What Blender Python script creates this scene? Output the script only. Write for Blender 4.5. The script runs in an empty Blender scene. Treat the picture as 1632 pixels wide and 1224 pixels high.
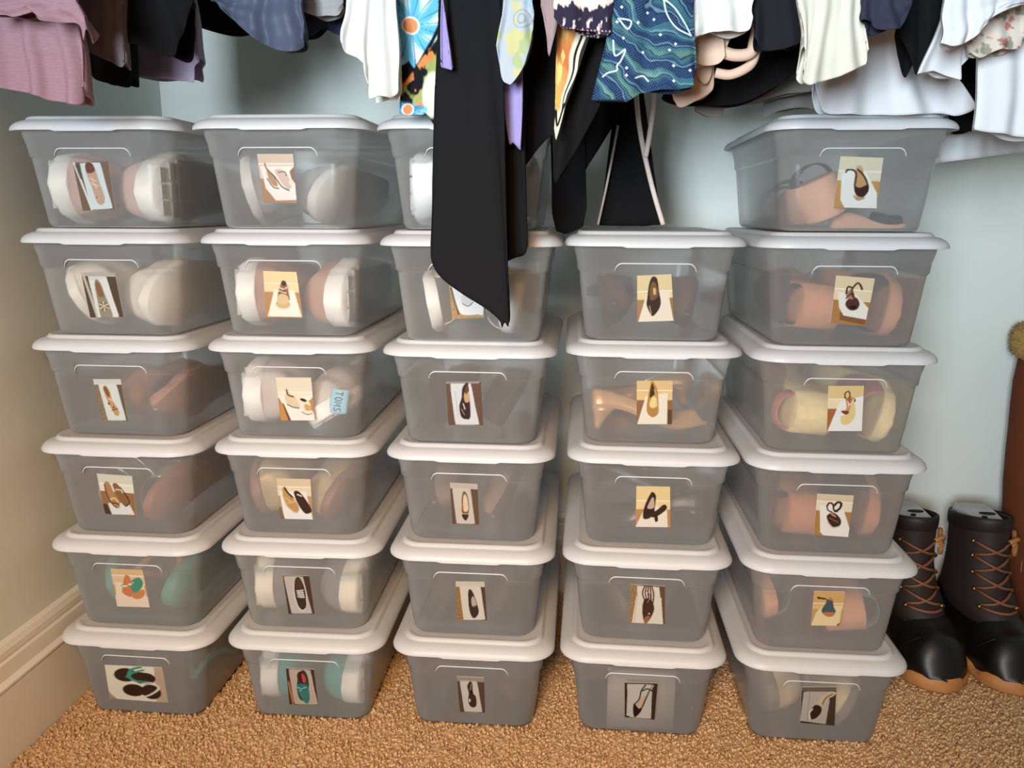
import bpy, math, random
import numpy as np
from mathutils import Matrix, Vector
random.seed(7); rng = np.random.default_rng(7)
sc = bpy.context.scene
COL = sc.collection

# ------------------------------------------------------------------ camera, light, exposure
FPX, PITCH, YAW, ROLL = 1289.9, 0.20915, 0.0796, 0.00403
CAM = np.array([0.0, -0.9202, 0.6598])
cam_d = bpy.data.cameras.new('camera'); cam = bpy.data.objects.new('camera', cam_d); COL.objects.link(cam)
cam_d.sensor_fit = 'HORIZONTAL'; cam_d.sensor_width = 36.0; cam_d.lens = FPX / 1632 * 36.0; cam_d.clip_start = 0.02
F0 = np.array([-math.sin(YAW), math.cos(YAW), 0.0]); R0 = np.array([math.cos(YAW), math.sin(YAW), 0.0]); Z0 = np.array([0, 0, 1.0])
FW = F0 * math.cos(PITCH) - Z0 * math.sin(PITCH); UP = F0 * math.sin(PITCH) + Z0 * math.cos(PITCH)
RR = R0 * math.cos(ROLL) + UP * -math.sin(ROLL) * -1; UU = UP * math.cos(ROLL) - R0 * math.sin(ROLL)
RR = R0 * math.cos(ROLL) + UP * math.sin(ROLL)
cam.matrix_world = Matrix(((RR[0], UU[0], -FW[0], CAM[0]), (RR[1], UU[1], -FW[1], CAM[1]), (RR[2], UU[2], -FW[2], CAM[2]), (0, 0, 0, 1)))
sc.camera = cam

world = bpy.data.worlds.new('room_ambient'); sc.world = world; world.use_nodes = True
wb = world.node_tree.nodes['Background']; wb.inputs[0].default_value = (1.0, 0.78, 0.56, 1); wb.inputs[1].default_value = 0.10

def area(name, loc, target, size, energy, color, spread=180):
    l = bpy.data.lights.new(name, 'AREA'); l.shape = 'RECTANGLE'; l.size, l.size_y = size; l.energy = energy; l.color = color; l.spread = math.radians(spread)
    o = bpy.data.objects.new(name, l); COL.objects.link(o); o.location = loc
    o.rotation_euler = (Vector(target) - Vector(loc)).to_track_quat('-Z', 'Y').to_euler(); return o
area('window_daylight', (-0.62, -2.35, 0.92), (0.12, 0.3, 1.12), (0.62, 0.80), 20, (0.80, 0.92, 1.0), 74)
def spot(name, loc, target, deg, radius, energy, color):
    l = bpy.data.lights.new(name, 'SPOT'); l.spot_size = math.radians(deg); l.spot_blend = 1.0; l.shadow_soft_size = radius; l.energy = energy; l.color = color
    o = bpy.data.objects.new(name, l); COL.objects.link(o); o.location = loc
    o.rotation_euler = (Vector(target) - Vector(loc)).to_track_quat('-Z', 'Y').to_euler(); return o
spot('warm_shaded_lamp', (-0.12, -1.30, 1.00), (-0.25, -0.22, 0.0), 80, 0.14, 90, (1.0, 0.63, 0.34))
sc.view_settings.view_transform = 'Standard'; sc.view_settings.look = 'None'; sc.view_settings.gamma = 1.0
sc.view_settings.use_curve_mapping = False; sc.view_settings.exposure = -0.12
sc.cycles.use_denoising = True; sc.cycles.max_bounces = 14; sc.cycles.transparent_max_bounces = 24
sc.cycles.transmission_bounces = 10; sc.cycles.diffuse_bounces = 5; sc.cycles.caustics_refractive = True; sc.cycles.sample_clamp_indirect = 6.0

# ------------------------------------------------------------------ helpers
def at(px, py, Y):
    """world point on the plane y = Y seen at a photo position"""
    d = RR * ((px - 816) / FPX) - UU * ((py - 612) / FPX) + FW
    return CAM + d * ((Y - CAM[1]) / d[1])
def ray(px, py): return RR * ((px - 816) / FPX) - UU * ((py - 612) / FPX) + FW

def lin(c):
    c = np.asarray(c, float) / 255.0
    return np.where(c <= 0.04045, c / 12.92, ((c + 0.055) / 1.055) ** 2.4)
def L4(c): r = lin(c); return (float(r[0]), float(r[1]), float(r[2]), 1.0)

def mesh(name, v, f, mat=None, parent=None, smooth=True, mw=None):
    m = bpy.data.meshes.new(name); m.from_pydata([tuple(map(float, p)) for p in v], [], [tuple(map(int, q)) for q in f]); m.update()
    if smooth: m.polygons.foreach_set('use_smooth', [True] * len(m.polygons))
    if mat: m.materials.append(mat)
    o = bpy.data.objects.new(name, m); COL.objects.link(o)
    if parent: o.parent = parent
    if mw is not None: o.matrix_world = mw
    return o
def empty(name, loc=(0, 0, 0), mw=None):
    o = bpy.data.objects.new(name, None); COL.objects.link(o); o.empty_display_size = 0.05
    if mw is not None: o.matrix_world = mw
    else: o.location = loc
    return o
def tag(o, label=None, cat=None, group=None, kind=None):
    if label: o['label'] = label
    if cat: o['category'] = cat
    if group: o['group'] = group
    if kind: o['kind'] = kind
    return o
def solidify(o, t, off=0.0):
    m = o.modifiers.new('thickness', 'SOLIDIFY'); m.thickness = t; m.offset = off; return o
def subsurf(o, n=1):
    m = o.modifiers.new('smooth', 'SUBSURF'); m.levels = m.render_levels = n; return o
def sharp(o, deg=35):
    a = math.radians(deg)
    o.data.set_sharp_from_angle(angle=a); return o

def loft(rings, cap0=False, cap1=False, closed=True):
    """rings: list of equal-length point lists"""
    n = len(rings[0]); v = [p for r in rings for p in r]; f = []
    for i in range(len(rings) - 1):
        for j in range(n if closed else n - 1):
            a, b = i * n + j, i * n + (j + 1) % n
            f.append((a, b, b + n, a + n))
    if cap0: f.append(tuple(range(n - 1, -1, -1)))
    if cap1: f.append(tuple(range((len(rings) - 1) * n, len(rings) * n)))
    return v, f
def box(x0, x1, y0, y1, z0, z1):
    v = [(x0, y0, z0), (x1, y0, z0), (x1, y1, z0), (x0, y1, z0), (x0, y0, z1), (x1, y0, z1), (x1, y1, z1), (x0, y1, z1)]
    return v, [(0, 3, 2, 1), (4, 5, 6, 7), (0, 1, 5, 4), (1, 2, 6, 5), (2, 3, 7, 6), (3, 0, 4, 7)]
def tube(pts, r, n=8, caps=True):
    pts = [np.asarray(p, float) for p in pts]; rings = []
    up = np.array([0.13, 0.31, 0.94]); 
    for i, p in enumerate(pts):
        t = pts[min(i + 1, len(pts) - 1)] - pts[max(i - 1, 0)]; t = t / (np.linalg.norm(t) + 1e-12)
        a = np.cross(t, up); 
        if np.linalg.norm(a) < 1e-3: a = np.cross(t, [1, 0, 0])
        a /= np.linalg.norm(a); b = np.cross(t, a); rr_ = r[i] if hasattr(r, '__len__') else r
        rings.append([p + rr_ * (math.cos(k * 2 * math.pi / n) * a + math.sin(k * 2 * math.pi / n) * b) for k in range(n)])
    return loft(rings, caps, caps)
def catmull(P, n=8, closed=True):
    P = [np.asarray(p, float) for p in P]; out = []; m = len(P)
    rngi = range(m) if closed else range(m - 1)
    for i in rngi:
        if closed: p0, p1, p2, p3 = P[i - 1], P[i], P[(i + 1) % m], P[(i + 2) % m]
        else: p0, p1, p2, p3 = P[max(i - 1, 0)], P[i], P[i + 1], P[min(i + 2, m - 1)]
        for k in range(n):
            t = k / n
            out.append(0.5 * (2 * p1 + (p2 - p0) * t + (2 * p0 - 5 * p1 + 4 * p2 - p3) * t * t + (3 * p1 - p0 - 3 * p2 + p3) * t ** 3))
    if not closed: out.append(P[-1])
    return out
def merge(*parts):
    v, f = [], []
    for a, b in parts:
        k = len(v); v += list(a); f += [tuple(i + k for i in q) for q in b]
    return v, f
def sstep(a, b, x): t = np.clip((np.asarray(x, float) - a) / (b - a), 0, 1); return t * t * (3 - 2 * t)
def snoise(x, y, s=0.0, oct=4):
    """cheap smooth pseudo-noise from rotated sines, about -1..1"""
    r = 0; a = 1.0; tot = 0
    for k in range(oct):
        th = 1.7 * k + s; c, d = math.cos(th), math.sin(th)
        r = r + a * (np.sin(x * c + y * d + 2.1 * k + s * 3.1) * np.sin(-x * d * 1.13 + y * c * 0.91 + 1.3 * s + k)); tot += a
        x = x * 1.83; y = y * 1.83; a *= 0.6
    return r / tot * 1.6

# ------------------------------------------------------------------ materials
def nmat(name):
    m = bpy.data.materials.new(name); m.use_nodes = True; nt = m.node_tree
    return m, nt, nt.nodes['Principled BSDF']
MC = {}
def plain(name, rgb, rough=0.6, metal=0.0, var=0.10, scale=60.0, bump=0.0, bscale=300.0, spec=0.5, sheen=0.0, coord='Object'):
    """principled with a gentle procedural colour variation and optional fine bump"""
    key = (name, tuple(rgb), rough, metal)
    if key in MC: return MC[key]
    m, nt, p = nmat(name); N = nt.nodes; K = nt.links
    tc = N.new('ShaderNodeTexCoord'); nz = N.new('ShaderNodeTexNoise'); nz.inputs['Scale'].default_value = scale; nz.inputs['Detail'].default_value = 5
    K.new(tc.outputs[coord], nz.inputs['Vector'])
    mx = N.new('ShaderNodeMix'); mx.data_type = 'RGBA'; c = L4(rgb)
    mx.inputs['A'].default_value = tuple(x * (1 - var) for x in c[:3]) + (1,); mx.inputs['B'].default_value = tuple(min(1, x * (1 + var)) for x in c[:3]) + (1,)
    K.new(nz.outputs['Fac'], mx.inputs['Factor']); K.new(mx.outputs['Result'], p.inputs['Base Color'])
    p.inputs['Roughness'].default_value = rough; p.inputs['Metallic'].default_value = metal; p.inputs['Specular IOR Level'].default_value = spec
    if sheen: p.inputs['Sheen Weight'].default_value = sheen
    if bump:
        n2 = N.new('ShaderNodeTexNoise'); n2.inputs['Scale'].default_value = bscale; n2.inputs['Detail'].default_value = 3; K.new(tc.outputs[coord], n2.inputs['Vector'])
        b = N.new('ShaderNodeBump'); b.inputs['Strength'].default_value = bump; b.inputs['Distance'].default_value = 0.001
        K.new(n2.outputs['Fac'], b.inputs['Height']); K.new(b.outputs['Normal'], p.inputs['Normal'])
    MC[key] = m; return m
def fabric(name, rgb, rough=0.9, var=0.14, weave=900.0, heather=0.0, alpha=1.0):
    m, nt, p = nmat(name); N = nt.nodes; K = nt.links
    tc = N.new('ShaderNodeTexCoord'); mp = N.new('ShaderNodeMapping'); mp.inputs['Scale'].default_value = (1, 1, 3.0 if not heather else 6.0)
    K.new(tc.outputs['Object'], mp.inputs['Vector'])
    nz = N.new('ShaderNodeTexNoise'); nz.inputs['Scale'].default_value = 160 if heather else 25; nz.inputs['Detail'].default_value = 6; K.new(mp.outputs[0], nz.inputs['Vector'])
    mx = N.new('ShaderNodeMix'); mx.data_type = 'RGBA'; c = L4(rgb); v = var + heather
    mx.inputs['A'].default_value = tuple(x * (1 - v) for x in c[:3]) + (1,); mx.inputs['B'].default_value = tuple(min(1, x * (1 + v)) for x in c[:3]) + (1,)
    K.new(nz.outputs['Fac'], mx.inputs['Factor']); K.new(mx.outputs['Result'], p.inputs['Base Color'])
    n2 = N.new('ShaderNodeTexNoise'); n2.inputs['Scale'].default_value = weave; K.new(tc.outputs['Object'], n2.inputs['Vector'])
    b = N.new('ShaderNodeBump'); b.inputs['Strength'].default_value = 0.25; b.inputs['Distance'].default_value = 0.0006
    K.new(n2.outputs['Fac'], b.inputs['Height']); K.new(b.outputs['Normal'], p.inputs['Normal'])
    p.inputs['Roughness'].default_value = rough; p.inputs['Specular IOR Level'].default_value = 0.2; p.inputs['Alpha'].default_value = alpha
    return m
def printed(name, rough=0.7, spec=0.25, bump=0.0):
    m, nt, p = nmat(name); N = nt.nodes; K = nt.links
    a = N.new('ShaderNodeVertexColor'); a.layer_name = 'print'; K.new(a.outputs['Color'], p.inputs['Base Color'])
    p.inputs['Roughness'].default_value = rough; p.inputs['Specular IOR Level'].default_value = spec
    if bump:
        tc = N.new('ShaderNodeTexCoord'); n2 = N.new('ShaderNodeTexNoise'); n2.inputs['Scale'].default_value = 900; K.new(tc.outputs['Object'], n2.inputs['Vector'])
        b = N.new('ShaderNodeBump'); b.inputs['Strength'].default_value = bump; b.inputs['Distance'].default_value = 0.0005
        K.new(n2.outputs['Fac'], b.inputs['Height']); K.new(b.outputs['Normal'], p.inputs['Normal'])
    return m
def frosted(name='frosted_plastic', lo=0.19, hi=0.58):
    m, nt, p = nmat(name); N = nt.nodes; K = nt.links; N.remove(p); out = N['Material Output']
    tr = N.new('ShaderNodeBsdfTransparent'); tr.inputs[0].default_value = (0.985, 0.987, 0.99, 1)
    rf = N.new('ShaderNodeBsdfRefraction'); rf.inputs['Color'].default_value = (0.95, 0.96, 0.97, 1); rf.inputs['IOR'].default_value = 1.04; rf.inputs['Roughness'].default_value = 0.30
    df = N.new('ShaderNodeBsdfDiffuse'); df.inputs[0].default_value = (0.84, 0.835, 0.825, 1)
    tl = N.new('ShaderNodeBsdfTranslucent'); tl.inputs[0].default_value = (0.84, 0.835, 0.825, 1)
    gl = N.new('ShaderNodeBsdfGlossy'); gl.inputs['Roughness'].default_value = 0.22
    m1 = N.new('ShaderNodeMixShader'); m1.inputs[0].default_value = 0.20; K.new(tr.outputs[0], m1.inputs[1]); K.new(rf.outputs[0], m1.inputs[2])
    m2 = N.new('ShaderNodeMixShader'); m2.inputs[0].default_value = 0.45; K.new(df.outputs[0], m2.inputs[1]); K.new(tl.outputs[0], m2.inputs[2])
    lw = N.new('ShaderNodeLayerWeight'); lw.inputs['Blend'].default_value = 0.42
    mr = N.new('ShaderNodeMapRange'); mr.inputs['To Min'].default_value = lo; mr.inputs['To Max'].default_value = hi; K.new(lw.outputs['Facing'], mr.inputs['Value'])
    m3 = N.new('ShaderNodeMixShader'); K.new(mr.outputs[0], m3.inputs[0]); K.new(m1.outputs[0], m3.inputs[1]); K.new(m2.outputs[0], m3.inputs[2])
    fr = N.new('ShaderNodeFresnel'); fr.inputs['IOR'].default_value = 1.45
    m4 = N.new('ShaderNodeMixShader'); K.new(fr.outputs[0], m4.inputs[0]); K.new(m3.outputs[0], m4.inputs[1]); K.new(gl.outputs[0], m4.inputs[2])
    K.new(m4.outputs[0], out.inputs['Surface']); return m
def lid_plastic():
    m, nt, p = nmat('white_lid_plastic'); p.inputs['Base Color'].default_value = (0.70, 0.705, 0.72, 1); p.inputs['Roughness'].default_value = 0.42
    N = nt.nodes; K = nt.links; tl = N.new('ShaderNodeBsdfTranslucent'); tl.inputs[0].default_value = (0.85, 0.85, 0.86, 1)
    mx = N.new('ShaderNodeMixShader'); mx.inputs[0].default_value = 0.28; K.new(p.outputs[0], mx.inputs[1]); K.new(tl.outputs[0], mx.inputs[2]); K.new(mx.outputs[0], N['Material Output'].inputs['Surface'])
    tc = N.new('ShaderNodeTexCoord'); n2 = N.new('ShaderNodeTexNoise'); n2.inputs['Scale'].default_value = 700; K.new(tc.outputs['Object'], n2.inputs['Vector'])
    b = N.new('ShaderNodeBump'); b.inputs['Strength'].default_value = 0.06; b.inputs['Distance'].default_value = 0.0004; K.new(n2.outputs['Fac'], b.inputs['Height']); K.new(b.outputs['Normal'], p.inputs['Normal'])
    return m
M_BIN = frosted(); M_BASE = frosted('frosted_base_plastic', 0.90, 0.95); M_LID = lid_plastic(); M_CARD = printed('photo_print', 0.35, 0.4)
M_BEAD = plain('moulded_edge_plastic', (196, 198, 203), 0.45, var=0.02)
M_WALL = plain('painted_wall', (212, 217, 211), 0.85, var=0.025, scale=4, bump=0.12, bscale=220, spec=0.2)
M_TRIM = plain('white_trim_paint', (226, 222, 214), 0.4, var=0.02, scale=5)

# ------------------------------------------------------------------ the closet shell
XL, YB, XR = -0.690, 0.430, 1.05
o = mesh('floor', *box(-0.72, 1.10, -2.2, 0.46, -0.05, -0.010), M_WALL, smooth=False); tag(o, 'beige carpeted closet floor', kind='structure')
o.data.materials[0] = plain('carpet_backing', (150, 118, 84), 0.95, var=0.2, scale=80)
tag(mesh('wall_back', *box(-0.72, 1.10, YB, YB + 0.05, -0.02, 2.45), M_WALL, smooth=False), 'pale grey painted wall behind the bins', kind='structure')
tag(mesh('wall_left', *box(XL - 0.05, XL, -0.24, YB, -0.02, 2.45), M_WALL, smooth=False), 'pale painted side wall left of the bins', kind='structure')
tag(mesh('wall_right', *box(XR, XR + 0.05, -0.24, YB, -0.02, 2.45), M_WALL, smooth=False), 'pale painted side wall of the closet', kind='structure')
tag(mesh('ceiling', *box(-0.74, 1.10, -0.24, 0.48, 2.45, 2.50), M_WALL, smooth=False), 'painted closet ceiling', kind='structure')
def baseboard(name, p0, p1, nrm, label):
    prof = [(0.0, -0.012), (0.014, -0.012), (0.014, 0.091), (0.0125, 0.0935), (0.0165, 0.096), (0.0165, 0.099), (0.011, 0.104), (0.0105, 0.1235), (0.008, 0.1265), (0.009, 0.130), (0.009, 0.137), (0.006, 0.144), (0.0, 0.147)]
    p0, p1, nrm = map(np.array, (p0, p1, nrm))
    rings = [[np.array([*(p + nrm * d), z]) for d, z in prof] for p in (p0, p1)]
    o = mesh(name, *loft(rings, True, True, closed=False), M_TRIM, smooth=False); tag(o, label, kind='structure'); return o
baseboard('baseboard_left', (XL, -0.24), (XL, YB), (1, 0), 'tall white moulded baseboard along the left wall')
baseboard('baseboard_back', (XL, YB), (XR, YB), (0, -1), 'white moulded baseboard along the back wall')

POSE = {(0,0):(-.5669,.0017,.0082),(0,1):(-.5639,-.0081,-.0112),(0,2):(-.5672,-.0060,-.0144),(0,3):(-.5664,-.0124,-.0125),(0,4):(-.5659,-.0149,-.0122),(0,5):(-.5662,-.0170,-.0156),
 (1,0):(-.3432,-.0040,-.0080),(1,1):(-.3485,.0083,-.0015),(1,2):(-.3474,.0064,.0062),(1,3):(-.3477,.0045,.0078),(1,4):(-.3447,-.0030,.0100),(1,5):(-.3435,-.0070,.0023),
 (2,0):(-.1285,.0056,0),(2,1):(-.1223,-.0200,.0039),(2,2):(-.1275,-.0026,-.0076),(2,3):(-.1276,.0033,-.0054),(2,4):(-.1257,-.0017,-.0006),(2,5):(-.1246,-.0045,-.0031),
 (3,1):(.0893,.0120,.0058),(3,2):(.0933,.0200,.0076),(3,3):(.0968,.0112,-.0040),(3,4):(.0930,.0039,-.0130),(3,5):(.0923,-.0021,-.0140),
 (4,0):(.3128,.0241,-.0117),(4,1):(.3065,-.0040,.0100),(4,2):(.3090,.0010,-.0002),(4,3):(.3112,.0027,.0005),(4,4):(.3130,.0002,-.0060),(4,5):(.3134,.0001,-.0050)}
# carpet: one mesh of short twisted tufts over a lumpy pile
def carpet():
    v, f = [], []
    nx, ny = 330, 150; xs = np.linspace(-0.674, 1.0, nx); ys = np.linspace(-0.75, 0.415, ny)
    X, Y = np.meshgrid(xs, ys); Zc = -0.0015 + 0.002 * snoise(X * 300, Y * 300, 0.4) + 0.0015 * snoise(X * 60, Y * 60, 2.0)
    def under(x, y):
        m = np.zeros(x.shape, bool)
        for k in range(5):
            bx, by, w = POSE[(k, 5)]; lx, ly = (x - bx) * math.cos(w) + (y - by) * math.sin(w), -(x - bx) * math.sin(w) + (y - by) * math.cos(w)
            m |= (np.abs(lx) < .0770) & (ly > .0275) & (ly < .3185)
        return m
    Zc = np.where(under(X, Y), -0.006, Zc)
    base = list(zip(X.ravel(), Y.ravel(), Zc.ravel()))
    bf = [(j * nx + i, j * nx + i + 1, (j + 1) * nx + i + 1, (j + 1) * nx + i) for j in range(ny - 1) for i in range(nx - 1)]
    n = 84000
    px = rng.uniform(-0.672, 0.80, n); py = -0.135 + 0.50 * rng.uniform(0, 1, n) ** 1.6
    ok = ~under(px, py); px, py = px[ok], py[ok]; n = len(px)
    yaw = rng.uniform(0, 6.283, n); ln = rng.uniform(0.006, 0.0105, n); tilt = rng.uniform(0.1, 1.0, n); r0 = rng.uniform(0.0013, 0.0022, n)
    dirs = np.stack([np.cos(yaw) * np.sin(tilt), np.sin(yaw) * np.sin(tilt), np.cos(tilt)], 1)
    side = np.stack([-np.sin(yaw), np.cos(yaw), 0 * yaw], 1); up = np.cross(dirs, side)
    P0 = np.stack([px, py, np.full(n, -0.005)], 1)
    V = []
    for lvl, (t, rs) in enumerate(((0.0, 1.0), (0.55, 1.25), (0.93, 0.8))):
        for k in range(4):
            a = k * math.pi / 2 + lvl * 0.9
            V.append(P0 + dirs * (ln * t)[:, None] + (side * math.cos(a) + up * math.sin(a)) * (r0 * rs)[:, None] + np.stack([0 * px, 0 * px, -0.0012 * (lvl == 2) * np.ones(n)], 1))
    V.append(P0 + dirs * ln[:, None] + np.stack([0 * px, 0 * px, -0.002 * np.ones(n)], 1))
    V = np.stack(V, 1).reshape(-1, 3)
    q = []
    for l in range(2):
        for k in range(4): q.append((l * 4 + k, l * 4 + (k + 1) % 4, l * 4 + 4 + (k + 1) % 4, l * 4 + 4 + k))
    tr = [(8 + k, 8 + (k + 1) % 4, 12) for k in range(4)]
    nb = len(base); off = (np.arange(n) * 13 + nb)
    Q = (np.array(q)[None] + off[:, None, None]).reshape(-1, 4); T = (np.array(tr)[None] + off[:, None, None]).reshape(-1, 3)
    verts = np.concatenate([np.array(base), V]); allq = np.concatenate([np.array(bf), Q])
    me = bpy.data.meshes.new('carpet_pile'); nl = allq.size + T.size; npoly = len(allq) + len(T)
    me.vertices.add(len(verts)); me.vertices.foreach_set('co', verts.ravel()); me.loops.add(nl)
    me.loops.foreach_set('vertex_index', np.concatenate([allq.ravel(), T.ravel()]).astype(np.int32))
    st = np.concatenate([np.arange(len(allq)) * 4, allq.size + np.arange(len(T)) * 3]).astype(np.int32)
    me.polygons.add(npoly); me.polygons.foreach_set('loop_start', st); me.update(calc_edges=True)
    me.polygons.foreach_set('use_smooth', np.ones(npoly, bool))
    m, nt, p = nmat('carpet_yarn'); N = nt.nodes; K = nt.links; tc = N.new('ShaderNodeTexCoord')
    nz = N.new('ShaderNodeTexNoise'); nz.inputs['Scale'].default_value = 260; nz.inputs['Detail'].default_value = 4; K.new(tc.outputs['Object'], nz.inputs['Vector'])
    cr = N.new('ShaderNodeValToRGB'); cr.color_ramp.elements[0].position = 0.32; cr.color_ramp.elements[0].color = L4((170, 134, 98)); cr.color_ramp.elements[1].position = 0.62; cr.color_ramp.elements[1].color = L4((214, 182, 144))
    K.new(nz.outputs['Fac'], cr.inputs[0]); K.new(cr.outputs[0], p.inputs['Base Color']); p.inputs['Roughness'].default_value = 0.95; p.inputs['Specular IOR Level'].default_value = 0.1
    me.materials.append(m); o = bpy.data.objects.new('carpet_pile', me); COL.objects.link(o)
    tag(o, 'nubby golden beige carpet pile covering the closet floor', 'carpet', kind='stuff')
carpet()

# ------------------------------------------------------------------ storage bins
HW, HD, PIT = 0.105, 0.173, 0.128
def rrect(hw, hd, r, z, nx=100, ny=10, nc=8):
    """rounded rectangle ring, front edge first; z may be a function of (x, y)"""
    pts = []
    def seg(a, b, n):
        for k in range(n): pts.append((a[0] + (b[0] - a[0]) * k / n, a[1] + (b[1] - a[1]) * k / n))
    def arc(cx, cy, a0):
        for k in range(nc): a = a0 + math.pi / 2 * k / nc; pts.append((cx + r * math.cos(a), cy + r * math.sin(a)))
    seg((-hw + r, -hd), (hw - r, -hd), nx); arc(hw - r, -hd + r, -math.pi / 2)
    seg((hw, -hd + r), (hw, hd - r), ny); arc(hw - r, hd - r, 0)
    seg((hw - r, hd), (-hw + r, hd), nx); arc(-hw + r, hd - r, math.pi / 2)
    seg((-hw, hd - r), (-hw, -hd + r), ny); arc(-hw + r, -hd + r, math.pi)
    return [(x, y + HD, z(x, y) if callable(z) else z) for x, y in pts]
def hw_at(z):   # wall taper above / below the moulded step
    return 0.0788 + (0.0870 - 0.0788) * z / 0.0800 if z < 0.0806 else 0.0888 + (0.0942 - 0.0888) * (z - 0.0806) / 0.03
ZS = 0.0812
def bracket(x, y): 
    t = (abs(x) - 0.0375) / 0.0088
    return 0.0088 * (1.0 if t <= 0 else 0.0 if t >= 1 else (1 - t ** 2.2) ** 0.62) if abs(y) > 0.12 else 0.0
def ring(hw, r, z): return rrect(hw, HD - (HW - hw) * 0.92, r, z)
def container_mesh():
    R = []
    R.append(ring(0.0725, 0.018, 0.0)); R.append(ring(0.0765, 0.021, 0.0012)); R.append(ring(0.0788, 0.023, 0.005))
    for z in (0.030, 0.055, 0.072): R.append(ring(hw_at(z), 0.024, z))
    R.append(ring(0.08685, 0.024, lambda x, y: ZS - 0.0016 + bracket(x, y)))
    R.append(ring(0.0872, 0.024, lambda x, y: ZS - 0.0009 + bracket(x, y)))
    R.append(ring(0.0884, 0.025, lambda x, y: ZS + 0.0004 + bracket(x, y)))
    R.append(ring(0.0892, 0.025, lambda x, y: ZS + 0.0016 + bracket(x, y)))
    R.append(ring(0.0905, 0.026, 0.0945)); R.append(ring(0.0930, 0.027, 0.104)); R.append(ring(0.0945, 0.028, 0.1135))
    return loft(R, True, False)
def lid_mesh():
    tab = lambda x, y: -0.0015 * float(1 - sstep(0.033, 0.041, abs(x))) if abs(y) > 0.16 else 0.0
    zt = lambda z: (lambda x, y: z + tab(x, y))
    P = [(0.0955, 0.030, 0.1135), (0.1030, 0.034, zt(0.1112)), (0.1040, 0.035, zt(0.1102)), (0.1050, 0.036, zt(0.1104)), (0.1052, 0.036, 0.1124), (0.1042, 0.0355, 0.1152), (0.1020, 0.034, 0.1180), (0.0985, 0.032, 0.1204),
         (0.0950, 0.030, 0.1220), (0.0920, 0.028, 0.1228), (0.0908, 0.027, 0.1230), (0.0900, 0.0265, 0.1240), (0.0888, 0.0255, 0.1262), (0.0872, 0.0245, 0.1272), (0.0850, 0.023, 0.1272), (0.0825, 0.021, 0.1262), (0.0800, 0.020, 0.1258)]
    R = [rrect(hw, HD - (HW - hw), r, z) for hw, r, z in P]
    return loft(R, False, True)
def bead_mesh():
    yf = (HW - 0.0888) * 0.92 - 0.0002; pts = []
    for i in range(97):
        x = 0.0464 * math.sin(math.pi * (i / 96 - .5)); zz = ZS + 0.0006 + bracket(x, -0.15); pts.append((x, yf - (zz - ZS) * 0.12, zz))
    rad = [0.0008 * (0.45 + 0.55 * float(sstep(0.0465, 0.042, abs(p[0])))) for p in pts]
    return tube(pts, rad, 6)
_c = mesh('container', *container_mesh(), M_BIN); _l = mesh('lid', *lid_mesh(), M_LID); _b = mesh('moulded_edge', *bead_mesh(), M_BEAD)
_l.data.set_sharp_from_angle(angle=math.radians(50))
ME_C, ME_L, ME_B = _c.data, _l.data, _b.data
ME_C.materials.append(M_BASE)
for q in ME_C.polygons:
    if q.center.z < 0.0008: q.material_index = 1
for q in (_c, _l, _b): bpy.data.objects.remove(q)

ROWN = ['top', 'second', 'third', 'fourth', 'fifth', 'bottom']
def bmat(k):
    x, y, w = POSE[k]; return Matrix.Translation((x, y, (5 - k[1]) * PIT)) @ Matrix.Rotation(w, 4, 'Z')

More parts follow.
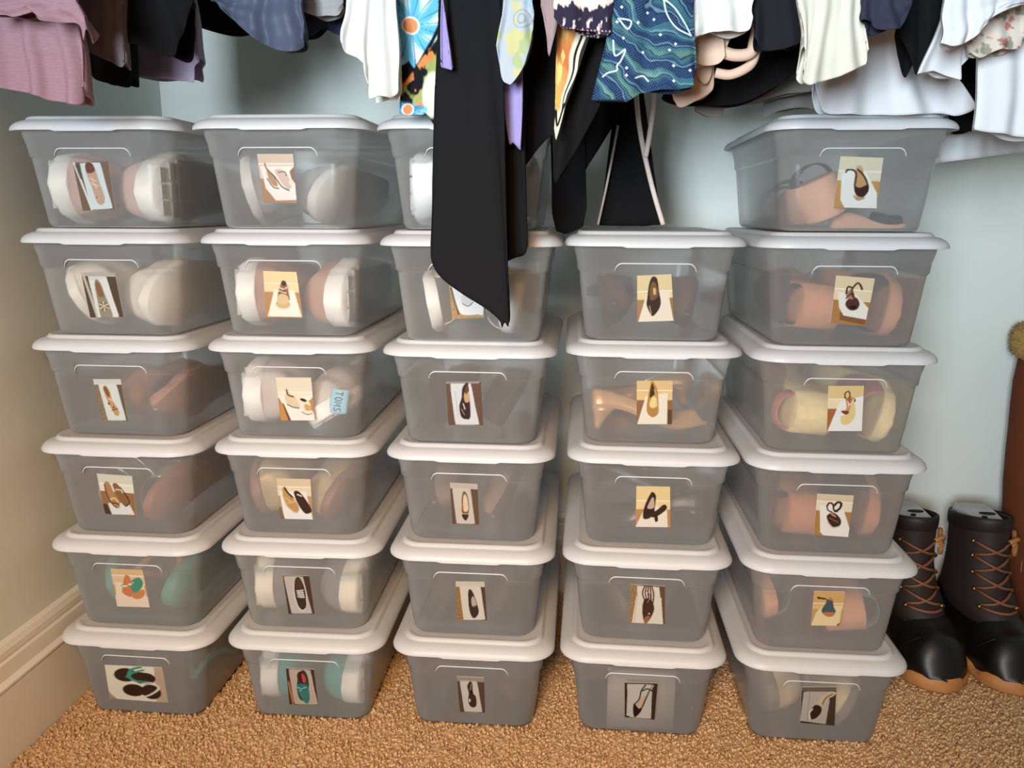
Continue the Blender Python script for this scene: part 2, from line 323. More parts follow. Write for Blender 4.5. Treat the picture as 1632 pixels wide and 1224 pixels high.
# ---- little printed photographs: drawn as coloured grids
class Art:
    W, H, S = 46, 62, 3
    def __init__(s, bg):
        w, h = s.W * s.S, s.H * s.S; s.im = np.zeros((h, w, 3)); s.im[:] = lin(bg)
        s.u, s.v = np.meshgrid((np.arange(w) + .5) / w, (np.arange(h) + .5) / h)
    def mask(s, P):
        P = np.asarray(P, float); ins = np.zeros(s.u.shape, bool); x, y = s.u, s.v
        for i in range(len(P)):
            (x1, y1), (x2, y2) = P[i], P[i - 1]
            if y1 == y2: continue
            ins ^= ((y1 > y) != (y2 > y)) & (x < (x2 - x1) * (y - y1) / (y2 - y1) + x1)
        return ins
    def put(s, m, c, a=1.0): s.im[m] = s.im[m] * (1 - a) + lin(c) * a; return s
    def poly(s, c, *P, a=1.0): return s.put(s.mask(P), c, a)
    def blob(s, c, *P, a=1.0): return s.put(s.mask(catmull(P, 6)), c, a)
    def rect(s, c, x0, y0, x1, y1): return s.put((s.u >= x0) & (s.u <= x1) & (s.v >= y0) & (s.v <= y1), c)
    def oval(s, c, cx, cy, rx, ry, rot=0, a=1.0):
        t = math.radians(rot); dx, dy = s.u - cx, (s.v - cy) * 1.35
        X, Y = dx * math.cos(t) + dy * math.sin(t), -dx * math.sin(t) + dy * math.cos(t)
        return s.put((X / rx) ** 2 + (Y / (ry * 1.35)) ** 2 < 1, c, a)
    def line(s, c, w, *P, smooth=True):
        Q = catmull(P, 6, False) if smooth and len(P) > 2 else P; m = np.zeros(s.u.shape, bool)
        for a, b in zip(Q[:-1], Q[1:]):
            dx, dy = b[0] - a[0], (b[1] - a[1]) * 1.35; L = dx * dx + dy * dy + 1e-9
            t = np.clip(((s.u - a[0]) * dx + (s.v - a[1]) * 1.35 * dy) / L, 0, 1)
            m |= ((s.u - a[0] - t * dx) ** 2 + ((s.v - a[1]) * 1.35 - t * dy) ** 2) < w * w
        return s.put(m, c)
    def speck(s, P, c, dens=0.35, seed=1):
        r = np.random.default_rng(seed); n = r.uniform(0, 1, (s.H * 2, s.W * 2)).repeat(2, 0).repeat(2, 1)
        n = np.pad(n, ((0, max(0, s.u.shape[0] - n.shape[0])), (0, max(0, s.u.shape[1] - n.shape[1]))), mode='wrap')[:s.u.shape[0], :s.u.shape[1]]
        return s.put(s.mask(P) & (n < dens), c)
    def out(s):
        im = s.im.reshape(s.H, s.S, s.W, s.S, 3).mean((1, 3)); im = im * .60 + im.mean(2, keepdims=True) * .08; return im
WH = (226, 228, 226); CREAM = (233, 216, 178); WOOD = (178, 124, 66); BRN = (92, 70, 54); DBR = (60, 32, 20)
def bgT(strip=BRN, stool=(206, 214, 214), x0=.14, x1=.80, x2=.92, top=.02, left=None, band=None):
    a = Art(strip)
    if left: a.rect(left, 0, 0, .3, 1); a.speck([(0, .0), (.3, .0), (.3, 1), (0, 1)], (96, 72, 50), .3, 3)
    if band: a.rect(band, 0, 0, 1, .13)
    t = top + (.10 if band else 0)
    return a.blob(stool, (x0, t + .04), (x0 + .06, t), (x1 - .08, t), (x1, t + .05), ((x1 + x2) / 2, .55), (x2, .94), (x2 - .06, .985), (x0 + .14, .985), (x0 + .08, .95), (x0 + .03, .5))
def bgW(wall=CREAM, line=.28, base=(236, 228, 205), floor=WOOD, fl=.46, stool=((.30, .45), (.86, .45), (.95, 1.0), (.02, 1.0)), sc_=WH):
    a = Art(wall); a.rect(base, 0, line, 1, fl); a.rect((250, 246, 235), 0, line, 1, line + .015); a.rect(floor, 0, fl, 1, 1); return a.poly(sc_, *stool)
def ART(k):
    if k == (0,0):
        a = bgT((120, 92, 74), (205, 220, 220), .20, .78, .93); a.poly((226, 222, 210), (0, 0), (.06, 0), (.32, 1), (.26, 1)); a.poly((86, 82, 72), (.05, .04), (.18, .05), (.20, .3), (.13, .35))
        a.blob((196, 158, 132), (.36, .02), (.5, .0), (.60, .12), (.66, .40), (.74, .70), (.72, .84), (.60, .90), (.48, .82), (.42, .55), (.32, .2)); a.blob((110, 60, 40), (.34, .06), (.44, .0), (.56, .06), (.57, .2), (.36, .22))
        a.line((235, 215, 200), .012, (.40, .33), (.58, .40)); a.line((235, 215, 200), .012, (.42, .45), (.62, .50)); a.line((235, 215, 200), .012, (.46, .40), (.56, .55)); return a.line((90, 60, 45), .014, (.50, .73), (.52, .74))
    if k == (0,1):
        a = bgT((86, 66, 50), (206, 212, 210), .18, .72, .86); a.rect((178, 172, 160), 0, 0, 1, .08); a.poly((190, 182, 168), (0, 0), (.08, .0), (.27, 1), (.18, 1)); a.poly((222, 222, 216), (.18, .18), (.72, .12), (.86, 1), (.24, 1))
        a.blob((150, 140, 116), (.34, .22), (.42, .14), (.52, .24), (.58, .5), (.66, .8), (.66, 1.02), (.34, 1.02), (.32, .7), (.32, .4)); a.blob((140, 96, 62), (.36, .26), (.42, .19), (.50, .3), (.54, .52), (.38, .52))
        for t in range(6): q = t * math.pi / 6; a.line((228, 214, 186) if t % 2 else (88, 74, 54), .013, (.48 - .15 * math.cos(q), .75 - .10 * math.sin(q)), (.48 + .15 * math.cos(q), .75 + .10 * math.sin(q)))
        return a
    if k == (0,2):
        a = bgT((104, 86, 66), (210, 218, 216), .16, .82, .93, left=(150, 132, 104), band=(204, 206, 200)); a.blob((196, 146, 96), (.30, .20), (.42, .15), (.52, .28), (.56, .5), (.72, .74), (.70, .85), (.56, .86), (.44, .66), (.34, .42))
        a.blob((134, 84, 44), (.32, .22), (.42, .18), (.50, .36), (.42, .42)); a.oval((60, 40, 24), .40, .58, .035, .03); a.oval((60, 40, 24), .55, .67, .03, .025); a.line((120, 76, 44), .02, (.48, .74), (.68, .70)); return a.line((236, 214, 170), .015, (.42, .46), (.60, .52))
    if k == (0,3):
        a = bgW((206, 208, 190), .22, (222, 222, 210), (150, 108, 62), .42, ((.16, .72), (.80, .66), (.95, .95), (.22, 1.0)), (214, 222, 228)); a.poly((70, 48, 32), (.0, .75), (.12, .75), (.20, 1), (.0, 1))
        a.blob((176, 130, 76), (.16, .25), (.24, .17), (.34, .25), (.40, .45), (.52, .65), (.50, .80), (.38, .82), (.24, .70), (.16, .45)); a.blob((138, 96, 56), (.40, .25), (.50, .20), (.62, .30), (.80, .55), (.82, .68), (.70, .76), (.58, .68), (.46, .45))
        a.line((92, 60, 34), .018, (.16, .25), (.17, .45), (.26, .70), (.40, .82)); a.line((70, 44, 26), .018, (.62, .30), (.80, .55), (.82, .68), (.70, .76)); a.line((220, 196, 140), .025, (.26, .62), (.38, .58), (.48, .66)); a.line((220, 196, 140), .025, (.48, .36), (.62, .36), (.66, .42)); return a.line((60, 40, 26), .02, (.30, .70), (.48, .72))
    if k == (0,4):
        a = bgW((214, 180, 134), .15, (222, 190, 150), (196, 150, 104), .42, ((.06, .35), (.95, .35), (.97, 1), (.02, 1)), (226, 210, 190)); a.rect((226, 210, 190), 0, .7, 1, 1)
        a.blob((202, 120, 64), (.38, .22), (.46, .14), (.56, .2), (.58, .42), (.62, .62), (.52, .72), (.36, .70), (.24, .60), (.30, .42)); a.blob((200, 130, 74), (.52, .66), (.74, .56), (.92, .52), (.92, .66), (.76, .77), (.58, .77))
        a.blob((54, 146, 124), (.52, .36), (.66, .25), (.84, .20), (.94, .30), (.88, .46), (.68, .60), (.56, .56)); a.line((228, 228, 200), .03, (.20, .42), (.36, .44), (.56, .38)); a.line((70, 130, 110), .015, (.24, .44), (.34, .40), (.50, .43)); return a.oval((206, 140, 60), .62, .34, .05, .035)
    if k == (0,5):
        a = Art((170, 148, 122)); a.blob((222, 222, 206), (-.1, -.1), (1.0, -.05), (.92, .3), (.88, .97), (.3, 1.05), (.06, .9), (-.1, .4)); a.poly((186, 166, 144), (.86, 0), (1, 0), (1, 1), (.80, 1))
        a.oval((52, 32, 24), .34, .26, .20, .20, 8); a.oval((50, 30, 22), .66, .34, .19, .17, 14); a.oval((46, 26, 20), .44, .70, .19, .18, 4); a.oval((50, 30, 24), .74, .72, .17, .21, 0); a.rect((52, 32, 24), .36, .16, .66, .36)
        a.line((38, 150, 130), .035, (.62, .02), (.46, .10), (.40, .30), (.50, .42), (.72, .44)); a.line((38, 150, 130), .03, (.36, .32), (.46, .20), (.66, .10)); a.line((224, 216, 206), .022, (.60, .50), (.78, .46), (.88, .60), (.72, .80), (.58, .88)); return a
    if k == (1,0):
        a = bgW((206, 180, 152), .19, (214, 190, 164), (168, 116, 66), .5, ((.05, .25), (.98, .25), (1, .95), (.38, .95), (.12, .7)), (232, 222, 210)); a.poly((168, 116, 66), (.0, .6), (.1, .68), (.36, .95), (1, .93), (1, 1), (0, 1)); a.poly((128, 80, 40), (.86, .35), (1, .25), (1, .6), (.9, .5))
        a.blob((236, 214, 188), (.18, .19), (.24, .26), (.44, .45), (.52, .62), (.48, .70), (.34, .67), (.20, .50)); a.blob((176, 126, 72), (.22, .30), (.42, .48), (.48, .64), (.36, .64), (.24, .5)); a.line((74, 50, 36), .018, (.18, .19), (.22, .30), (.42, .46), (.60, .66), (.80, .74))
        a.blob((206, 176, 156), (.44, .34), (.56, .30), (.74, .36), (.84, .5), (.88, .66), (.78, .72), (.64, .62), (.52, .48)); a.line((98, 70, 52), .015, (.54, .37), (.72, .36), (.76, .44)); a.line((110, 84, 66), .018, (.20, .5), (.34, .67), (.50, .70)); return a.oval((230, 208, 190), .88, .58, .07, .05)
    if k == (1,1):
        a = bgW((236, 212, 152), .24, (240, 214, 160), (188, 138, 78), .44, ((.28, .40), (.86, .40), (.98, .98), (.05, .98)), (244, 236, 218)); a.oval((238, 226, 204), .50, .74, .22, .09); a.oval((212, 178, 122), .50, .70, .20, .10)
        a.blob((160, 104, 66), (.48, .28), (.56, .19), (.66, .24), (.70, .45), (.70, .62), (.58, .56), (.36, .60), (.38, .48)); a.oval((66, 40, 26), .58, .25, .07, .06); a.oval((222, 192, 140), .51, .60, .17, .12); a.line((240, 224, 196), .014, (.44, .34), (.56, .38), (.66, .34)); a.line((60, 40, 30), .014, (.40, .46), (.56, .42), (.60, .38)); return a.line((244, 230, 204), .012, (.42, .42), (.62, .46))
    if k == (1,2):
        a = bgW((230, 218, 190), .32, (238, 226, 198), (186, 130, 62), .46, ((.0, .42), (.95, .42), (1, 1), (.30, 1)), (238, 234, 224)); a.poly((206, 140, 62), (.06, .58), (.10, .58), (.20, 1), (.0, 1)); a.poly((120, 76, 40), (.10, .6), (.14, .6), (.30, 1), (.22, 1)); a.poly((190, 136, 66), (.84, .55), (1, .48), (1, .82), (.92, .8))
        a.blob((226, 202, 164), (.22, .38), (.30, .32), (.44, .42), (.60, .46), (.62, .64), (.56, .70), (.36, .66), (.20, .55)); a.line((74, 54, 40), .022, (.27, .28), (.30, .40), (.44, .44)); a.line((90, 70, 52), .016, (.24, .62), (.40, .69), (.58, .71)); a.blob((234, 224, 200), (.50, .42), (.58, .36), (.72, .46), (.88, .56), (.92, .72), (.78, .80), (.62, .70), (.56, .56)); a.oval((56, 40, 30), .72, .52, .10, .035, 22)
        a.oval((232, 224, 206), .80, .80, .17, .06); a.blob((204, 168, 96), (.74, .62), (.92, .66), (.90, .76), (.76, .76)); return a.line((110, 90, 70), .012, (.64, .80), (.78, .86), (.94, .84))
    if k == (1,3):
        a = bgW((214, 196, 160), .19, (226, 210, 176), (186, 146, 92), .42, ((.05, .30), (.84, .30), (1.0, 1.0), (.12, 1.0)), (226, 230, 230)); a.poly((132, 98, 62), (0, .7), (.06, .7), (.14, 1), (0, 1))
        a.blob((188, 146, 84), (.14, .28), (.22, .20), (.32, .34), (.48, .5), (.60, .70), (.56, .80), (.40, .80), (.20, .62)); a.line((54, 34, 22), .028, (.22, .22), (.30, .34), (.44, .46)); a.line((232, 196, 140), .014, (.22, .46), (.40, .58), (.50, .52)); a.line((224, 180, 120), .016, (.28, .60), (.46, .56), (.56, .48), (.46, .46)); a.line((214, 176, 112), .02, (.14, .40), (.24, .66), (.44, .82), (.56, .82))
        a.blob((56, 34, 20), (.48, .34), (.58, .29), (.70, .36), (.88, .58), (.98, .76), (.92, .84), (.76, .84), (.58, .62)); return a.line((236, 222, 196), .018, (.58, .38), (.70, .42))
    if k == (1,4):
        a = bgT((72, 50, 38), (186, 180, 176), .04, .76, .90); a.oval((206, 200, 196), .55, .48, .24, .46); a.oval((44, 30, 24), .56, .46, .20, .43); a.oval((72, 48, 38), .54, .24, .14, .20); a.oval((56, 38, 30), .57, .70, .17, .18)
        for q in range(4): a.line((206, 206, 204), .016, (.44, .40 + .05 * q), (.70, .37 + .06 * q), smooth=False); a.line((206, 206, 204), .013, (.46 + .06 * q, .38), (.54 + .05 * q, .57), smooth=False)
        return a
    if k == (1,5):
        a = bgT((70, 40, 32), (186, 172, 158), .10, .88, .98); a.blob((172, 112, 74), (.02, .4), (.08, .4), (.16, .9), (.10, 1.0)); a.oval((40, 62, 58), .54, .46, .21, .43, 8); a.blob((40, 124, 122), (.34, .46), (.52, .42), (.70, .46), (.74, .74), (.66, .94), (.54, .94), (.40, .74)); a.oval((70, 20, 24), .52, .22, .15, .15); a.blob((206, 52, 62), (.54, .14), (.64, .18), (.66, .34), (.56, .36))
        a.line((150, 206, 202), .016, (.34, .52), (.52, .54), (.64, .50)); a.line((30, 60, 70), .016, (.42, .48), (.58, .60)); return a.line((120, 196, 194), .014, (.40, .62), (.56, .52))
    if k == (2,1):
        a = Art((190, 152, 92)); a.speck([(0, 0), (1, 0), (1, 1), (0, 1)], (150, 110, 56), .3, 5); a.poly((120, 84, 44), (.02, .35), (.10, .35), (.26, .92), (.18, .92)); a.blob((236, 234, 230), (.08, .0), (.95, .0), (.98, .86), (.80, .92), (.36, .92), (.22, .82), (.10, .4)); a.oval((216, 212, 208), .52, .60, .20, .14); return a.line((120, 110, 104), .014, (.36, .68), (.52, .74), (.68, .66))
    if k == (2,2):
        a = bgT((104, 72, 52), (206, 212, 216), .12, .72, .88, .03); a.rect((150, 140, 130), .0, .0, .96, .04); a.line((160, 172, 180), .008, (.24, .2), (.30, .8)); a.blob((52, 28, 26), (.46, .14), (.58, .02), (.64, .06), (.66, .50), (.64, .82), (.52, .86), (.38, .80), (.34, .56), (.42, .36)); a.blob((196, 160, 112), (.50, .28), (.60, .16), (.65, .24), (.64, .44), (.52, .46)); a.blob((96, 60, 40), (.54, .14), (.62, .06), (.64, .2), (.54, .28))
        a.line((230, 220, 214), .014, (.66, .08), (.68, .46)); a.line((220, 206, 200), .014, (.46, .50), (.50, .62)); return a.line((150, 130, 124), .012, (.40, .62), (.48, .76))
    if k == (2,3):
        a = bgT((98, 74, 54), (196, 190, 178), .08, .74, .84, .02, band=(184, 176, 166)); a.blob((120, 84, 56), (.44, .24), (.52, .19), (.62, .30), (.66, .58), (.58, .78), (.40, .76), (.38, .5)); a.blob((222, 194, 158), (.46, .34), (.52, .26), (.60, .36), (.62, .64), (.46, .68), (.44, .5)); a.blob((52, 36, 28), (.38, .76), (.62, .76), (.56, .88), (.50, .91), (.42, .86)); return a.line((196, 160, 120), .014, (.40, .50), (.38, .72), (.60, .74))
    if k == (2,4):
        a = bgT((80, 58, 42), (206, 202, 190), .14, .86, .94, .02, left=(164, 120, 62), band=(196, 190, 176)); a.blob((56, 36, 28), (.42, .26), (.50, .19), (.60, .30), (.72, .62), (.74, .80), (.62, .93), (.50, .90), (.42, .66)); a.blob((182, 166, 154), (.52, .44), (.60, .38), (.68, .60), (.54, .64)); return a.line((34, 20, 16), .012, (.52, .64), (.70, .62))
    if k == (2,5):
        a = bgT((84, 66, 54), (196, 194, 186), .10, .74, .88, .02, band=(150, 140, 130)); a.blob((62, 40, 30), (.36, .26), (.48, .12), (.56, .20), (.56, .44), (.66, .54), (.68, .76), (.58, .86), (.42, .82), (.36, .66), (.40, .46)); a.line((160, 140, 124), .014, (.52, .20), (.44, .44)); a.oval((226, 220, 214), .42, .66, .03, .05); return a.oval((34, 20, 14), .50, .42, .07, .05)
    if k == (3,1):
        a = bgW((224, 202, 148), .34, (232, 206, 150), (172, 124, 72), .52, ((.26, .40), (.92, .36), (1, 1.0), (.02, 1.0)), (232, 222, 200)); a.poly((160, 112, 66), (.90, .5), (1, .5), (1, 1), (.98, .98)); a.blob((56, 34, 20), (.34, .20), (.44, .04), (.58, .08), (.62, .34), (.66, .58), (.60, .74), (.44, .88), (.36, .84), (.26, .64), (.28, .48)); a.blob((122, 84, 44), (.36, .30), (.46, .14), (.56, .24), (.58, .46), (.38, .54)); a.rect((214, 180, 112), .46, .28, .53, .42); return a.line((190, 150, 120), .012, (.34, .66), (.38, .84))
    if k == (3,2):
        a = bgW((222, 190, 128), .21, (230, 194, 130), (150, 104, 58), .44, ((.26, .34), (.86, .28), (.86, 1), (.02, 1)), (234, 226, 206)); a.poly((96, 66, 40), (.86, .66), (.99, .66), (.99, 1), (.86, 1)); a.blob((186, 134, 54), (.32, .34), (.40, .03), (.46, .02), (.58, .22), (.62, .62), (.60, .76), (.46, .84), (.32, .76), (.28, .62)); a.blob((238, 214, 132), (.36, .52), (.46, .34), (.56, .44), (.58, .58), (.42, .62)); a.blob((74, 46, 20), (.36, .36), (.42, .06), (.48, .14), (.52, .26), (.44, .36)); return a.line((220, 180, 100), .014, (.50, .20), (.56, .42), (.56, .58))
    if k == (3,3):
        a = bgW((228, 202, 138), .34, (234, 206, 146), (190, 134, 78), .56, ((.20, .62), (.50, .46), (.90, .56), (.92, 1), (.0, 1)), (232, 220, 204)); a.blob((46, 28, 22), (.20, .70), (.26, .46), (.40, .20), (.48, .13), (.58, .22), (.56, .46), (.52, .66), (.40, .78), (.24, .80)); a.blob((196, 166, 150), (.36, .44), (.48, .26), (.53, .34), (.52, .52), (.34, .54)); a.blob((52, 30, 24), (.42, .66), (.60, .58), (.80, .44), (.90, .48), (.86, .58), (.64, .72), (.48, .76)); return a.blob((44, 26, 20), (.54, .70), (.62, .68), (.64, .84), (.56, .86))
    if k == (3,4):
        a = bgT((98, 72, 48), (216, 208, 192), .20, .84, .94, .03, left=(168, 130, 84)); a.poly((216, 208, 192), (.18, .3), (.9, .3), (.95, 1), (.08, 1)); a.line((186, 178, 164), .012, (.22, .2), (.14, 1.0))
        a.blob((66, 36, 22), (.36, .62), (.40, .40), (.50, .34), (.64, .42), (.70, .60), (.62, .82), (.48, 1.0), (.40, .90)); 
        for q in range(5): a.line((58, 30, 18), .020, (.42 + .05 * q, .02), (.36 + .08 * q, .22), (.46 + .05 * q, .46))
        a.line((150, 96, 56), .014, (.44, .1), (.58, .28), (.50, .45)); a.oval((224, 200, 170), .56, .74, .025, .02); return a.blob((146, 96, 50), (.44, .84), (.58, .80), (.50, 1.0), (.42, .98))
    if k == (3,5):
        a = bgT((56, 36, 28), (188, 186, 176), .08, .84, .88, .04); a.poly((188, 186, 176), (.10, .05), (.62, .08), (.86, .98), (.06, .95)); a.poly((54, 34, 26), (.88, .1), (1, .0), (.94, 1), (.88, 1)); a.blob((196, 168, 138), (.52, .42), (.62, .34), (.66, .44), (.58, .66), (.48, .72), (.38, .66)); a.blob((28, 18, 16), (.28, .66), (.32, .58), (.46, .72), (.58, .66), (.52, .82), (.34, .98), (.28, .84)); a.line((40, 26, 22), .022, (.30, .62), (.46, .46), (.52, .22), (.64, .06)); a.line((40, 26, 22), .022, (.58, .66), (.68, .42), (.76, .24), (.86, .08)); a.line((190, 170, 160), .018, (.74, .36), (.80, .22), (.88, .06)); return a.line((60, 36, 28), .024, (.56, .22), (.70, .16), (.86, .22))
    if k == (4,0):
        a = bgW((216, 208, 178), .27, (222, 212, 186), (196, 144, 74), .46, ((.08, .33), (.42, .24), (.66, .30), (.96, .70), (1, 1.0), (.26, 1.0), (.14, .85)), (232, 230, 222)); a.blob((196, 148, 92), (.40, .22), (.48, .16), (.56, .24), (.62, .40), (.72, .60), (.66, .80), (.52, .82), (.44, .60), (.42, .40)); a.oval((192, 168, 140), .47, .21, .07, .05); a.blob((60, 28, 22), (.42, .56), (.54, .60), (.72, .54), (.76, .66), (.66, .78), (.52, .76), (.44, .68)); a.line((66, 34, 26), .024, (.42, .56), (.42, .34), (.34, .26), (.20, .26), (.18, .30)); a.line((66, 34, 26), .022, (.44, .24), (.58, .34), (.68, .46), (.74, .58)); return a.line((172, 146, 110), .02, (.44, .76), (.54, .84), (.68, .80))
    if k == (4,1):
        a = bgW((222, 204, 164), .26, (228, 210, 174), (178, 124, 60), .50, ((.10, .34), (.56, .34), (.98, .62), (.98, .86), (.34, .82), (.18, .66)), (232, 228, 218)); a.poly((132, 90, 48), (.22, .74), (.34, .82), (.98, .86), (.96, .98), (.24, .92)); a.blob((82, 48, 34), (.34, .54), (.44, .44), (.62, .44), (.72, .54), (.68, .66), (.52, .70), (.38, .64)); a.oval((40, 16, 12), .56, .63, .10, .04); a.blob((176, 126, 96), (.32, .40), (.40, .26), (.48, .30), (.54, .44), (.42, .46)); a.line((78, 48, 36), .024, (.32, .36), (.34, .22), (.46, .24), (.48, .38), (.64, .46)); a.line((78, 48, 36), .026, (.46, .24), (.58, .12), (.68, .18)); a.line((78, 48, 36), .03, (.66, .16), (.72, .24)); return a.line((90, 56, 40), .02, (.34, .46), (.48, .32), (.56, .46))
    if k == (4,2):
        a = bgW((226, 196, 132), .28, (236, 216, 176), (172, 98, 44), .50, ((.34, .34), (1.0, .22), (1.0, 1.0), (.02, 1.0)), (234, 232, 226)); a.blob((228, 202, 128), (.40, .66), (.58, .60), (.66, .42), (.74, .34), (.80, .58), (.76, .72), (.62, .84), (.46, .86), (.38, .76)); a.line((56, 38, 26), .018, (.48, .26), (.48, .16), (.58, .12), (.62, .20)); a.line((90, 54, 34), .02, (.48, .24), (.56, .30), (.74, .28), (.76, .34)); a.blob((176, 84, 40), (.56, .26), (.64, .20), (.66, .32), (.60, .38)); a.line((206, 140, 84), .026, (.52, .30), (.56, .44), (.54, .56)); a.line((206, 140, 84), .026, (.70, .26), (.64, .42), (.58, .58)); a.blob((120, 58, 32), (.38, .56), (.50, .54), (.62, .58), (.52, .63)); return a.line((240, 224, 180), .012, (.64, .42), (.74, .28))
    if k == (4,3):
        a = bgW((214, 196, 160), .16, (230, 216, 188), (176, 124, 64), .40, ((.10, .28), (.70, .22), (1.0, .78), (1.0, 1.0), (.28, 1.0), (.18, .92)), (234, 230, 222)); a.blob((62, 34, 26), (.32, .54), (.44, .44), (.58, .46), (.72, .58), (.74, .70), (.62, .80), (.46, .74)); a.line((200, 190, 180), .018, (.36, .66), (.52, .79), (.70, .76)); a.blob((196, 140, 84), (.40, .42), (.56, .50), (.58, .54), (.46, .50)); a.line((62, 36, 28), .026, (.30, .28), (.36, .20), (.46, .24), (.50, .36), (.60, .40)); a.line((52, 28, 22), .034, (.50, .26), (.58, .18), (.68, .20), (.66, .32), (.54, .40)); a.line((62, 36, 28), .02, (.30, .28), (.34, .38), (.46, .42)); return a.line((150, 110, 84), .012, (.40, .56), (.66, .66))
    if k == (4,4):
        a = bgW((212, 168, 96), .34, (224, 184, 112), (200, 150, 84), .52, ((.12, .62), (.3, .44), (.95, .40), (.92, 1), (.0, 1)), (234, 212, 158)); a.poly((120, 70, 36), (.84, .96), (.96, .90), (.90, 1), (.86, 1)); a.blob((66, 86, 96), (.30, .52), (.40, .36), (.46, .24), (.62, .26), (.68, .44), (.76, .58), (.68, .70), (.46, .70), (.34, .64)); a.blob((196, 112, 58), (.36, .62), (.56, .60), (.74, .62), (.66, .73), (.48, .73)); a.line((50, 34, 26), .018, (.46, .26), (.34, .20), (.16, .22)); a.line((50, 34, 26), .03, (.14, .18), (.34, .22)); return a.oval((186, 128, 84), .55, .22, .08, .04)
    if k == (4,5):
        a = Art((66, 50, 40)); a.poly((180, 174, 164), (.06, .14), (.16, .12), (.80, .12), (.82, .4), (.74, .98), (.0, .94)); a.line((150, 142, 132), .012, (.24, .14), (.20, .94)); a.rect((108, 96, 84), 0, 0, 1, .10); a.blob((206, 182, 146), (.44, .46), (.60, .24), (.80, .12), (1.0, .14), (.92, .24), (.76, .32), (.62, .52), (.52, .58)); a.blob((50, 30, 22), (.30, .62), (.42, .48), (.58, .52), (.60, .66), (.48, .82), (.34, .88), (.28, .80)); a.line((226, 214, 200), .02, (.28, .86), (.26, .70), (.34, .60)); return a.line((80, 56, 40), .016, (.62, .46), (.72, .28), (.90, .18))
    return None
CARDPX = {(0,0):((115.6,259),(172,257),(183,333),(132,336)),(0,1):((129,434),(183,435.4),(197,505),(144,506)),(0,2):((148,604.4),(192,604.4),(204,671),(162.6,671)),(0,3):((154,755),(210.4,759),(217.7,824),(167.7,818.5)),(0,4):((176,906.7),(227,909),(238.5,968),(186.7,966.5)),(0,5):((166.7,1060),(258,1064),(268,1120),(175,1113)),
 (1,0):((409.6,245.4),(467,245.4),(473,324),(420.4,323)),(1,1):((419.4,432),(472.5,433.7),(482.5,506.7),(424,505.6)),(1,2):((439,601.7),(495.6,602),(502,670),(448,670)),(1,3):((440.4,762.7),(494.6,764),(498.7,828),(447,826.7)),(1,4):((450.4,917),(493,918),(501.5,978.5),(460,978.5)),(1,5):((455.6,1065),(500,1067),(507.7,1124),(461.5,1122.5)),
 (2,1):((713,431.7),(767,432.7),(772,506.7),(721,508)),(2,2):((711,609),(766,608.5),(770,677.7),(715,677.7)),(2,3):((717,769.6),(761,771.7),(763.5,836),(721,835)),(2,4):((726,927),(772,927.7),(776,988.5),(728.5,989)),(2,5):((728,1078),(771.5,1080),(773,1136),(733,1134.6)),
 (3,1):((1015.4,439.4),(1070,437),(1074.4,511),(1016,513)),(3,2):((1015,607),(1072,607),(1071,676),(1014.4,676)),(3,3):((1014.4,775),(1068,776),(1068.5,840.4),(1013,839.6)),(3,4):((1004.6,931),(1059.6,934.6),(1059.6,995),(1002.5,992)),(3,5):((995.4,1087.7),(1048,1089),(1043,1147),(995.6,1143)),
 (4,0):((1340,249),(1408,251.5),(1397,332),(1328,330.5)),(4,1):((1333,439),(1394.5,444),(1379.6,520),(1323.6,514.4)),(4,2):((1320.4,615.4),(1377,615),(1373.5,687),(1317.7,687)),(4,3):((1302.7,787),(1361,790),(1351.7,856),(1296.5,852)),(4,4):((1297.7,942),(1347,943),(1341,997.5),(1292.7,996.7)),(4,5):((1278,1095),(1333,1095),(1330,1156.5),(1275,1152))}
CARDTXT = {(0,0):'a white lace-up sneaker',(0,1):'a cream shoe with a bow',(0,2):'a tan dotted flat',(0,3):'two gold buckled sandals',(0,4):'orange and teal thong sandals',(0,5):'two dark flip-flops, teal and white straps',
 (1,0):'beige flat and its upturned mate',(1,1):'a tan cap-toe sneaker',(1,2):'two cream slip-on shoes',(1,3):'a gold boat shoe and dark sole',(1,4):'a black laced sneaker',(1,5):'a teal shoe with red lining',
 (2,1):'a half-covered white shoe',(2,2):'a dark brown loafer',(2,3):'a slim two-tone flat',(2,4):'a plain black flat',(2,5):'a glossy black bow flat',
 (3,1):'a brown pointed pump',(3,2):'a gold pump',(3,3):'two black heeled pumps',(3,4):'a brown strappy sandal',(3,5):'a black ankle-strap pump',
 (4,0):'a black slingback sandal',(4,1):'a brown ankle-strap sandal',(4,2):'a yellow wedge with ankle ties',(4,3):'a dark strappy sandal',(4,4):'a grey-blue peep-toe sandal',(4,5):'a dark mule lying sideways'}
CARDGRID = {}
